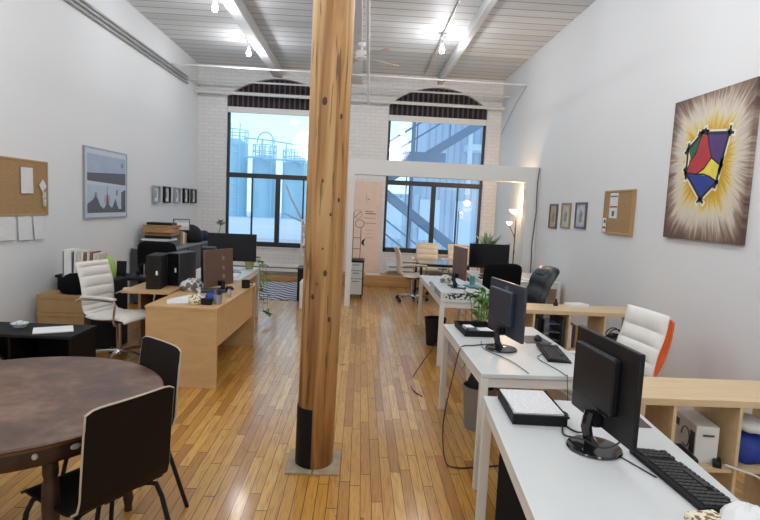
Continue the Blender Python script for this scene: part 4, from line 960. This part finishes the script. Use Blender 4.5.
tag(place(MB().box((0, 0, .015), (.05, .30, .03)).build('rolled_mat', M_green, bevel=.01), (-2.76, 4.76, .071), R(-18)), 'green roll beside papers in the low console', 'roll')
tag(MB().cyl((-2.75, 4.72, .225), (-2.47, 4.72, .225), .03).b2(-2.76, -2.46, 4.66, 4.80, .185, .194).build('paper_tube', mat('grey tube', (.20, .20, .23), .5)), 'grey tube high in right compartment of low console', 'tube')

# boxes, cloth and files near left wall
for k in range(3):
    t = thing('cardboard_box', ['brown cardboard box at the bottom of stack behind low console', 'brown cardboard box in middle of stack behind low console', 'brown cardboard box on top of stack, black cloth lying on it'][k], 'box', (-3.20, 6.14, .193*k), R(1.5*k-2), 'brown boxes stacked by left wall')
    MB().b2(-.25, .25, -.16, .16, .0, .188).build('carton', M_card, t, bevel=.003); MB().b2(-.256, .256, -.166, .166, .150, .1915).build('lid', M_card, t, bevel=.002)
blob('cloth_pile', M_fab, (-3.10, 6.14, .5805), (.205, .14, .163), .03, 'heap of folded black cloth on the cardboard boxes', 'cloth', 31)
t = thing('magazine_file', 'upright white file holder on the black cloth, leftmost', 'file holder', (-3.17, 6.17, .765)); MB().b2(-.05, .05, -.11, .11, 0, .012).b2(-.05, -.044, -.11, .11, .012, .28).b2(.044, .05, -.11, .11, .012, .28).build('shell', M_silver, t); MB().b2(-.04, .04, -.1, .1, .013, .30).build('contents', M_plain, t)
cols = [(.70, .68, .62), (.62, .60, .50), (.72, .70, .66), (.20, .12, .09), (.66, .62, .54), (.22, .10, .08), (.70, .66, .58), (.60, .56, .46)]
for i in range(8):
    tag(MB().box((0, 0, .145), (.027, .2, .285+.012*(i % 3)-.006*i), (0, R(2), 0)).build('booklet', mat('booklet tone %d' % i, cols[i], .6)), ['%s booklet standing in the row on black cloth, %s' % (('cream', 'sand', 'white', 'dark brown', 'beige', 'maroon', 'ivory', 'tan')[i], ('next to the white file holder', 'second from the file holder', 'third from the file holder', 'between white and beige ones', 'between dark brown and maroon', 'between beige and ivory', 'right of the maroon one', 'last before the green toy')[i])][0], 'booklet', 'booklets on the black cloth')
    place(bpy.context.scene.objects[-1] if False else COL.objects[-1], (-3.09+.034*i, 6.17, .765), R(0))
bx('black_crate', -2.885, -2.62, 5.98, 6.30, 0, .762, M_blkm, 'tall black crate carrying booklets behind the left white chair', 'crate')
blob('plush_toy', mat('lime green plush', (.30, .48, .10), .9), (-2.76, 6.13, .7555), (.08, .08, .16), .03, 'lime green soft toy behind the top of white chair', 'toy', 41)
office_chair(M_wleath, 'white ribbed office chair with padded chrome arms left of beech desk', (-2.42, 5.61), R(-106), H=1.0)

# beech desk
t = thing('beech_desk', 'beech veneer desk with full end panel covered in clutter', 'desk', (-1.868, 4.845, 0), R(-1.7))
MB().b2(0, .64, 0, 1.55, .705, .73).build('desktop', M_desk, t, bevel=.002)
MB().b2(.005, .635, .005, .04, 0, .704).build('end_panel', M_desk, t, bevel=.001)
MB().b2(.005, .635, 1.505, 1.54, 0, .704).build('end_panel', M_desk, t, bevel=.001)
MB().b2(.595, .615, .041, 1.504, .36, .704).build('modesty_panel', M_desk, t)
t = thing('side_desk', 'beech side desk return carrying the black computer towers', 'desk', (-2.38, 5.55, 0))
MB().b2(0, .495, 0, .80, .705, .73).build('desktop', M_desk, t, bevel=.002)
MB().b2(0, .03, .44, .79, 0, .704).build('leg_panel', M_desk, t); MB().b2(.465, .495, .01, .79, 0, .704).build('leg_panel', M_desk, t)
MB().b2(.031, .464, .765, .785, .3, .704).build('back_panel', mat('dark brown panel', (.08, .03, .018), .5), t)
DL = .7305
def pctower(label, x, y, z, w, d, h, rz, side=M_blkm):
    t = thing('pc_tower', label, 'computer', (x, y, z), rz); MB().b2(-w/2, w/2, -d/2, d/2, 0, h).build('case', side, t, bevel=.006)
    MB().b2(-w/2+.006, w/2-.006, -d/2-.006, -d/2-.0005, .01, h-.01).build('front_panel', M_gloss, t, bevel=.002); MB().b2(w/2-.05, w/2-.03, -d/2-.0085, -d/2-.0065, h*.42, h*.55).build('label_plate', M_plain, t)
    return t
pctower('glossy black computer tower on beech side desk, nearer the white chair', -2.13, 5.88, DL, .15, .36, .35, R(6))
pctower('black computer tower with grey side on beech side desk, right one', -1.955, 6.13, DL, .14, .34, .36, R(-14), M_dgrey)
# black chair with curved back behind towers
t = thing('office_chair', 'black padded office chair behind the towers with its wide curved back', 'chair', (-2.54, 7.20, 0), R(4)); blackchair(t, M_fab, 1.13, .02, .48)
# black desk in the left rear
t = thing('black_desk', 'black desk by left wall carrying photo frame and headphones', 'desk', (-3.50, 6.42, 0))
MB().b2(0, 1.15, 0, .42, .70, .73).build('desktop', M_blkm, t, bevel=.003)
for a in (.02, 1.08):
    for b in (.02, .35): MB().b2(a, a+.05, b, b+.05, 0, .699).build('leg', M_blkm, t)
t = thing('desk_photo', 'small upright black photo frame on the black desk', 'frame', (-2.83, 6.62, DL), R(5)); MB().at(Matrix.Rotation(R(-8), 4, 'X')).b2(-.055, .055, -.008, .008, .012, .17).build('frame', M_blk, t, bevel=.003); MB().box((0, .04, .05), (.03, .08, .004), (R(50), 0, 0)).b2(-.06, .06, -.03, .03, 0, .012).build('stand', M_blk, t)
t = thing('headphones', 'black headphones resting upright on stand on the black desk', 'headphones', (-2.56, 6.62, DL), R(10))
MB().tube([(.065*math.cos(a), 0, .085+.065*math.sin(a)) for a in [PI*i/12 for i in range(13)]], .011, 8).build('headband', M_blkm, t)
for sx in (-1, 1): MB().cyl((sx*.05, 0, .055), (sx*.085, 0, .055), .038, n=16).build('ear_cup', M_blk, t)
MB().cyl((0, 0, 0), (0, 0, .01), .05).cyl((0, 0, .01), (0, 0, .14), .008).build('stand', M_silver, t)
blob('fabric_heap', M_red, (-3.02, 6.70, DL), (.07, .07, .08), .06, 'dull red fabric heap on the black desk behind white chair', 'cloth', 51)
t = thing('cardboard_box', 'brown cardboard box on floor under the beech side desk', 'box', (-2.13, 6.12, 0), R(3)); MB().b2(-.14, .14, -.1, .12, 0, .33).build('carton', M_card, t, bevel=.003); MB().b2(-.142, .142, -.02, .03, .331, .333).build('tape', mat('brown tape', (.33, .2, .09), .3), t)


# beech desk clutter
tag(place(MB().b2(-.13, .13, -.10, .10, 0, .006).build('paper_sheet', M_paper), (-1.62, 5.08, DL), R(20)), 'printed sheets lying at the near left of beech desk', 'paper')
tag(place(MB().b2(-.10, .10, -.14, .14, 0, .004).build('paper_sheet', M_plain), (-1.62, 5.28, DL), R(-25)), 'white sheet further back on beech desk', 'paper')
blob('tissue_box', M_patt, (-1.47, 5.0, DL), (.065, .06, .055), .06, 'cream patterned crumpled pack at near end of the beech desk', 'packet', 61)
t = thing('pen_box', 'small black box at near right of beech desk', 'box', (-1.365, 4.99, DL), R(-3)); MB().b2(-.045, .045, -.03, .03, 0, .05).build('body', M_blk, t, bevel=.003); MB().b2(-.047, .047, -.032, .032, .0505, .056).build('lid', M_blkm, t)
t = thing('pen_cup', 'wire mesh pen cup at near right of beech desk', 'cup', (-1.285, 5.05, DL)); MB().lathe([(0, 0), (.036, 0), (.036, .085), (.032, .085), (.032, .006), (0, .006)]).build('cup', mat('silver wire mesh', (.35, .36, .38), .4, .6, bump=.8, bscale=120), t)
pc = [M_blk, M_blue, M_red, M_silver, M_teal, M_blk]
for i in range(6):
    a = i*1.05; tag(MB().cyl((-1.285+.012*math.cos(a), 5.05+.012*math.sin(a), .742), (-1.285+.028*math.cos(a), 5.05+.028*math.sin(a), .86+.01*(i % 3)), .0035, n=8).build('pen', pc[i]), ['black pen leaning left in wire cup', 'blue pen in the wire cup', 'red pen in wire cup', 'silver pen in the wire cup', 'teal pen in wire cup', 'black pen leaning right in wire cup'][i], 'pen', 'pens in the wire cup')
blob('cloth', M_blue, (-1.385, 5.20, DL), (.055, .05, .05), .08, 'blue crumpled cloth behind the pen cup on beech desk', 'cloth', 63)
blob('cable_tangle', M_clut, (-1.72, 5.72, DL), (.12, .10, .08), .10, 'heap of grey papers and cables in middle of beech desk', 'clutter', 64, k=7)
tag(place(MB().b2(-.12, .12, -.09, .09, 0, .03).build('document_pile', M_dgrey, bevel=.004), (-1.50, 5.70, DL), R(15)), 'dark flat device in middle of beech desk', 'device')
for x, y, r, m, lb in ((-1.56, 5.38, .028, M_clut, 'speckled small jar near the screens on beech desk'), (-1.33, 5.30, .024, M_blk, 'black small jar on beech desk below the bronze screen'), (-1.27, 5.42, .02, M_silver, 'silver small jar at right edge of beech desk')):
    tag(place(MB().lathe([(0, 0), (r, 0), (r, .055), (r*.7, .065), (r*.7, .08), (0, .08)]).build('jar', m), (x, y, DL)), lb, 'jar')
t = thing('black_mug', 'black mug at far right corner of beech desk', 'cup', (-1.235, 6.05, DL)); MB().lathe([(0, 0), (.045, 0), (.045, .085), (.04, .085), (.04, .008), (0, .008)]).build('body', M_blk, t); MB().tube([(.042, 0, .07), (.07, 0, .065), (.07, 0, .03), (.042, 0, .02)], .006, 6).build('handle', M_blk, t)
mouse('black mouse on far part of the beech desk', (-1.38, 5.90, DL), R(70))
# monitor with round marks, seen from behind
t = monitor('bronze backed monitor with three round marks on the beech desk', (-1.44, 5.74, DL), R(64), .44, .38, .06, M_brownback, None, 'round', -3, False)
T = Matrix.Translation((0, .02, .245)) @ Matrix.Rotation(R(-3), 4, 'X')
for z in (-.09, .0, .10): MB().at(T).lathe([(.018, 0), (.026, 0)], n=4).build('tmp', M_silver) if False else MB().at(T @ Matrix.Translation((.06, -.0125, z)) @ Matrix.Rotation(R(90), 4, 'X')).cyl((0, 0, -.001), (0, 0, .002), .022, n=20).build('round_mark', mat('grey mark', (.22, .17, .16), .4), t)
t = thing('desk_speaker', 'black rounded loudspeaker left of the bronze monitor with round marks', 'speaker', (-1.69, 6.22, DL), R(12))
MB().prism(rrect(.16, .22, .07, 8), 0, .42, 'z').build('cabinet', M_blk, t, bevel=.01); MB().at(Matrix.Translation((0, -.112, .27)) @ Matrix.Rotation(R(90), 4, 'X')).lathe([(0, .0), (.03, .0), (.055, .006), (.06, 0)], n=24).build('driver', M_rubber, t)

# white desk behind and its monitor
desk('white desk behind the beech desk carrying a black monitor seen from behind', -2.20, -1.43, 6.62, 7.95, 0)
monitor('wide black monitor seen from behind on the white rear left desk', (-1.66, 7.20, Z), R(5), .62, .36, .16, M_blk, None, 'rect', 0, False)
bx('document_pile', -1.88, -1.60, 7.42, 7.68, Z, Z+.03, M_plain, 'white pile of paper behind the wide rear left monitor', 'paper')
bx('document_pile', -1.72, -1.50, 6.72, 6.98, Z, Z+.035, M_plain, 'white paper pile in front of wide rear left monitor', 'paper')
cable('white cable coil around the wide rear left monitor foot', [(-1.9, 6.95, Z+.005), (-1.87, 7.1, Z+.005), (-1.9, 7.3, Z+.005), (-2.0, 7.3, Z+.005), (-2.02, 7.05, Z+.005)], .006, M_wcable)
t = thing('trailing_pothos', 'potted trailing plant on the white desk corner, vines hanging down', 'plant', (-1.54, 7.76, Z)); pot(t, .05, .065, .10, mat('lime pot', (.35, .42, .15), .5))
mb = MB(); ml = MB(); rnd = random.Random(6)
for k in range(4):
    ex = .13+.03*k; ey = rnd.uniform(-.10, .08); pts = [(0, 0, .12), (ex*.5, ey*.5, .17), (ex, ey, .06), (ex+.02, ey, -.15), (ex+.015*k, ey-.02, -.30-.09*k)]
    mb.tube(pts, .003, 5)
    for q in range(9):
        u = q/8*3.99; i = int(u); f = u-i; p = [pts[i][c]*(1-f)+pts[min(4, i+1)][c]*f for c in range(3)]; leafblade(ml, p, rnd.uniform(-1.6, 1.6), rnd.uniform(.05, .085), .05, .6, rnd.uniform(-.4, .6), 4)
for q in range(14): leafblade(ml, (0, 0, .11), rnd.uniform(0, 6.28), rnd.uniform(.06, .12), .05, .5, rnd.uniform(.3, 1.2), 4)
for q in range(5): leafblade(ml, (.21+.02*q, -.08, -.58-.012*q), rnd.uniform(-1.5, 1.5), .10, .07, .3, .1, 4)
mb.tube([(.145, -.03, -.30), (.19, -.06, -.45), (.24, -.08, -.60)], .003, 5); mb.build('vine', M_green, t); ml.build('leaves', M_green, t)
t = thing('bamboo_plant', 'lucky bamboo stalk in small vase before the left window frame', 'plant', (-1.97, 7.60, Z)); MB().lathe([(0, 0), (.035, 0), (.03, .12), (.025, .12), (.028, .01), (0, .01)]).build('vase', M_tglass, t)
mb = MB().tube([(0, 0, .02), (.01, 0, .25), (-.01, 0, .38), (.05, 0, .55), (.06, 0, .64)], .006, 6); mb.build('stem', M_green, t)
ml = MB()
for q in range(12): leafblade(ml, (.06-.004*(q % 3), 0, .60+.012*(q % 5)), q*.6, .10, .03, .3, .7, 4)
for q in range(6): leafblade(ml, (-.02, 0, .30), q*1.1, .13, .02, .3, .9, 4)
ml.build('leaves', M_green, t)

# low cabinet with stack of folders at left wall
t = thing('low_cabinet', 'dark low cabinet against left wall below the five frames', 'cabinet', (-3.51, 8.55, 0)); MB().b2(0, .62, 0, 2.3, .03, .86).build('body', M_dgrey, t, bevel=.004); MB().b2(-.0, .64, -.01, 2.31, .861, .88).build('top', mat('grey steel top', (.22, .24, .27), .35), t, bevel=.003); MB().b2(.03, .59, .03, 2.27, 0, .03).build('plinth', M_blk, t)
for k in range(3): MB().b2(.62, .632, .03+.76*k, .75+.76*k, .06, .84).build('door', M_dgrey, t)
zc = .8805; rnd = random.Random(12)
lay = [(M_dgrey, .10, .50, 'dark grey carton at bottom of the folder stack'), (M_plain, .035, .44, 'white folder low in the stack on cabinet'), (M_blk, .05, .46, 'black binder low in the stack on cabinet'), (M_kraft, .03, .52, 'brown envelope above the black binder'), (M_card, .025, .50, 'tan folder in middle of stack'),
       (M_kraft, .035, .56, 'thick brown folder in the upper stack'), (M_card, .03, .52, 'tan envelope in the upper stack'), (M_kraft, .04, .50, 'brown parcel near top of the stack'), (M_blk, .04, .26, 'black pouch lying on top of the stack')]
for i, (m, h, w, lb) in enumerate(lay):
    tag(place(MB().b2(-.20, .20, -w/2, w/2, 0, h-.001).build('folder', m, bevel=.004), (-3.22+rnd.uniform(-.02, .03), 9.05+rnd.uniform(-.06, .06), zc), R(rnd.uniform(-9, 9))), lb, 'folder', 'stack on the low cabinet'); zc += h
for i in range(3):
    tag(MB().b2(-3.35+.0, -3.05, 9.50+.10*i, 9.585+.10*i, .8805, 1.11-.02*i).build('archive_box', [M_kraft, M_plain, M_card][i], bevel=.003), ['brown archive box standing right of the folder stack', 'white archive box between brown and tan ones', 'tan archive box nearest the black bag'][i], 'box', 'archive boxes on low cabinet')
t = thing('framed_picture', 'framed picture propped on boxes above the low cabinet', 'picture', (-3.10, 9.66, 1.112), R(35)); framebox(MB().at(Matrix.Rotation(R(84), 4, 'X')), .28, .20, .014, -.01, .01).build('frame', M_dgrey, t); MB().at(Matrix.Rotation(R(84), 4, 'X')).b2(-.13, .13, -.09, .09, -.004, .004).build('picture', M_paper, t)
for o in (t,): o.location.z = 1.112+.102
blob('duffel_bag', M_blkm, (-3.12, 10.22, .8805), (.22, .30, .20), .03, 'black duffel bag at the far end of low cabinet', 'bag', 71)
blob('garment', mat('navy fabric', (.015, .025, .055), .8), (-3.02, 10.72, .8805), (.13, .16, .12), .05, 'navy folded garment beside the duffel bag', 'cloth', 72)

# rug, rack, cabinet and white box left of the post
tag(MB().sheet(lambda u, v: (-2.15+1.35*u, 9.42+2.18*v, .005), 10, 16, .008).build('zigzag_rug', M_rug), 'navy and white zigzag rug below the left window', 'rug')
t = thing('metal_rack', 'narrow white metal rack left of the post, upper part against window', 'rack', (-1.07, 9.95, 0))
for a in (0, .62):
    for b in (0, .3): MB().b2(a, a+.022, b, b+.022, 0, 1.40).build('upright', M_wmet, t)
for z in (.72, .92, 1.10, 1.26, 1.36): MB().b2(.003, .64, .003, .32, z, z+.014).build('shelf', M_wmet, t)
bx('storage_box', -.98, -.55, 10.0, 10.22, .7345, .83, M_kraft, 'brown box on low rack shelf beside post', 'box'); blob('plastic_bag', M_bagp, (-.86, 10.10, .9345), (.12, .09, .075), .05, 'white crumpled bag on the metal rack', 'bag', 81)
for k, z in enumerate((1.1145, 1.2745)): bx('storage_box', -.95, -.60, 9.99, 10.20, z, z+(.10 if k == 0 else .07), M_dgrey, ['dark grey box on rack shelf under the top one', 'dark flat box on the uppermost rack space'][k], 'box')
t = thing('black_cabinet', 'small black cabinet left of the post in front of rug edge', 'cabinet', (-1.04, 9.36, 0)); MB().b2(0, .45, 0, .40, .02, .56).build('body', M_blkm, t, bevel=.004); MB().b2(-.015, .465, -.015, .415, .561, .585).build('top', M_dgrey, t, bevel=.002); MB().b2(.02, .43, -.010, -.001, .04, .54).build('door', M_blk, t)
t = thing('white_box', 'white box on floor in front of black cabinet beside the post', 'box', (-.93, 8.72, 0)); MB().b2(0, .30, 0, .42, 0, .40).build('carton', M_plain, t, bevel=.004); MB().b2(-.003, .303, -.003, .423, .401, .43).build('lid', M_plain, t, bevel=.003)

# ------------------------------------------------------------------ outside
snow = mat('snowy flat roof', (.72, .72, .82), .8, var=.05, scale=.5)
tag(MB().b2(-40, -.25, 13.5, 45, .2, .78).build('flat_roof', snow), 'pale snowy flat roof outside, below the silos', 'roof')
silo = mat('pale blue silo steel', (.40, .62, .70), .5, var=.05, scale=.6)
def mksilo(label, x, y, r, z1, rail=True):
    t = thing('silo', label, 'silo', (x, y, .78)); MB().lathe([(0, 0), (r, 0), (r, z1-.78), (r*.6, z1-.78+.25*r), (0, z1-.78+.34*r)], n=40).build('tank', silo, t)
    rb = MB(); h = z1-.78
    for q in (.35, .7): rb.tube([(r*1.0*math.cos(a*PI/16), r*1.0*math.sin(a*PI/16), h+q) for a in range(33)], .025, 5)
    for a in range(14): c = (r*math.cos(a*PI/7), r*math.sin(a*PI/7)); rb.cyl((c[0], c[1], h), (c[0], c[1], h+.7), .025, n=5)
    rb.build('guard_rail', silo, t); lb = MB()
    for s in (-.25, .25): lb.cyl((s+r*.4, -r*.96, 0), (s+r*.4, -r*.96, h+1), .03, n=5)
    for q in range(int(h/.35)): lb.cyl((-.25+r*.4, -r*.96, .3+q*.35), (.25+r*.4, -r*.96, .3+q*.35), .02, n=5)
    lb.build('ladder', silo, t)
mksilo('tall pale blue silo with railing at the left window edge', -7.25, 31, .86, 4.75)
mksilo('second pale blue silo seen through the left window', -5.47, 31, .64, 4.02)
mksilo('third pale blue silo beside the post in left window', -3.75, 31, .70, 3.80)
t = thing('catwalk', 'steel catwalk linking the silo tops outside', 'walkway', (-6.3, 30.0, 3.95)); MB().b2(0, 1.0, -.3, .3, .0, .06).b2(1.0, 4.4, -.3, .3, -.06, 0).tube([(0, -.3, 1.0), (1.0, -.3, .95), (4.4, -.3, .6)], .035, 5).tube([(1.1+.45*math.cos(a*PI/10), -.3, .75+.6*math.sin(a*PI/10)) for a in range(11)], .04, 5).build('deck', silo, t)
MB().tube([(.1, -.3, .0), (.1, -.3, 1.0)], .03, 5).tube([(.9, -.3, 0), (.9, -.3, 1)], .03, 5).tube([(2.2, -.3, 0), (2.2, -.3, .85)], .03, 5).tube([(3.4, -.3, 0), (3.4, -.3, .7)], .03, 5).build('rail_post', silo, t)
t = thing('roof_handrail', 'curved grey handrail outside the lower left window', 'handrail', (-1.95, 14.2, .78)); MB().tube([(0, 0, 1.35), (.12, 0, 1.05), (.32, 0, .7), (.5, 0, .35), (.52, 0, 0)], .03, 6).tube([(-.02, 0, .62), (.5, 0, .40)], .025, 6).build('rail', M_conduit, t)
# building and fire stairs beyond right window
bw = NT('blue grey metal siding', .6); x_, y_, z_ = bw.xyz(bw.coord()); bw.base(bw.mix(bw.math('LESS_THAN', bw.math('FRACT', bw.math('DIVIDE', x_, .22)), .3), (.42, .49, .62), (.32, .39, .53)))
t = thing('neighbour_building', 'blue grey clad building close outside the right window', 'building', (.2, 19, -3)); MB().b2(0, 8, 0, 5, 0, 5.15).b2(1.9, 8, 0, 5, 5.15, 9).build('wall', bw.m, t)
MB().b2(3.2, 5.8, -.9, -.01, 6.65, 6.85).b2(3.2, 3.34, -.9, -.75, 5.2, 6.65).b2(5.0, 5.12, -.9, -.75, 5.2, 8.6).b2(3.2, 3.32, -.9, -.75, 6.85, 8.8).build('porch', mat('white painted steel', (.60, .66, .76), .5), t)
MB().b2(.4, 1.2, -.06, -.005, 3.6, 5.0).b2(1.8, 2.5, -.06, -.005, 3.6, 5.0).b2(3.0, 3.6, -.06, -.005, 3.4, 5.0).build('window', mat('pale glazing', (.55, .63, .78), .2), t)
stl = mat('blue grey steel stair', (.15, .22, .34), .5)
def stair(label, x0, z0, x1, z1, y, w=.9, n=13):
    t = thing('fire_stairs', label, 'stairs', (x0, y, z0)); dx, dz = x1-x0, z1-z0; L_ = math.hypot(dx, dz); a = math.atan2(dz, dx)
    M_ = Matrix.Rotation(-a, 4, 'Y')
    for yy in (0, w): MB().at(M_).b2(0, L_, yy-.02, yy+.02, -.11, .11).build('stringer', stl, t)
    s = MB()
    for i in range(n): q = (i+.5)/n; s.box((dx*q, w/2, dz*q), (.24, w-.05, .03))
    s.build('tread', stl, t)
    h = MB().at(M_)
    h.tube([(0, 0, .55), (L_, 0, .55)], .025, 6).tube([(0, 0, .85), (L_, 0, .85)], .03, 6); h.at(Matrix())
    for i in range(0, n+1, 3): q = i/n; h.cyl((dx*q, 0, dz*q), (dx*q, 0, dz*q+1.05), .02, n=6)
    h.build('handrail', stl, t)
stair('upper fire stair rising to the right outside the right window', .55, 2.35, 4.4, 4.9, 15.2)
stair('lower fire stair descending to the right outside the right window', 3.3, .1, .2, 2.35, 14.6)
t = thing('steel_column', 'blue grey steel column carrying the fire stairs outside', 'column', (1.32, 15.05, -3)); MB().b2(-.05, .05, -.05, .05, 0, 8.5).build('shaft', stl, t); MB().b2(-.3, .9, -.04, .04, 5.95, 6.2).build('bracket', stl, t)

# ------------------------------------------------------------------ sky
w = bpy.data.worlds.new('sky'); S.world = w; w.use_nodes = True; nt = w.node_tree; bg = nt.nodes['Background']
tc = nt.nodes.new('ShaderNodeTexCoord'); sx = nt.nodes.new('ShaderNodeSeparateXYZ'); rp = nt.nodes.new('ShaderNodeValToRGB')
nt.links.new(tc.outputs['Generated'], sx.inputs[0]); nt.links.new(sx.outputs[2], rp.inputs['Fac']); nt.links.new(rp.outputs[0], bg.inputs['Color'])
rp.color_ramp.elements[0].position = 0; rp.color_ramp.elements[0].color = (.52, .80, .92, 1); rp.color_ramp.elements[1].position = .6; rp.color_ramp.elements[1].color = (.42, .66, .95, 1)
bg.inputs['Strength'].default_value = 1.7
for x0, x1, y, rx in ((-2.95, -.90, YB+.2, R(-90)), (.47, 2.52, YB+.2, R(-90)), (-2.9, -.9, YF-.1, R(90)), (.4, 2.4, YF-.1, R(90))):
    L = bpy.data.lights.new('window_portal', 'AREA'); L.shape = 'RECTANGLE'; L.size = x1-x0; L.size_y = 3.0; L.cycles.is_portal = True
    o = bpy.data.objects.new('window_portal', L); COL.objects.link(o); o.location = ((x0+x1)/2, y, 2.2); o.rotation_euler = (rx, 0, 0)

# ------------------------------------------------------------------ camera
cd = bpy.data.cameras.new('camera'); cd.sensor_width = 36; cd.lens = 550/760*36; cd.clip_start = .05; cd.clip_end = 200
cam = bpy.data.objects.new('camera', cd); COL.objects.link(cam); S.camera = cam
p, ya, ro, hh = .0974, .038, .047, 1.694
F = Vector((math.sin(ya)*math.cos(p), math.cos(ya)*math.cos(p), -math.sin(p))); Rt = Vector((math.cos(ya), -math.sin(ya), 0)); D = F.cross(Rt)
c_, s_ = math.cos(ro), math.sin(ro); X = Rt*c_-D*s_; Yd = Rt*s_+D*c_
M = Matrix((X, -Yd, -F)).transposed().to_4x4(); M.translation = (0, 0, hh); cam.matrix_world = M

S.view_settings.view_transform = 'Standard'; S.view_settings.look = 'None'; S.view_settings.gamma = 1; S.view_settings.exposure = 0.0; S.view_settings.use_curve_mapping = False
S.cycles.max_bounces = 8; S.cycles.diffuse_bounces = 5; S.cycles.glossy_bounces = 4; S.cycles.transparent_max_bounces = 12; S.cycles.caustics_reflective = False; S.cycles.caustics_refractive = False
S.cycles.use_denoising = True; S.cycles.sample_clamp_indirect = 6
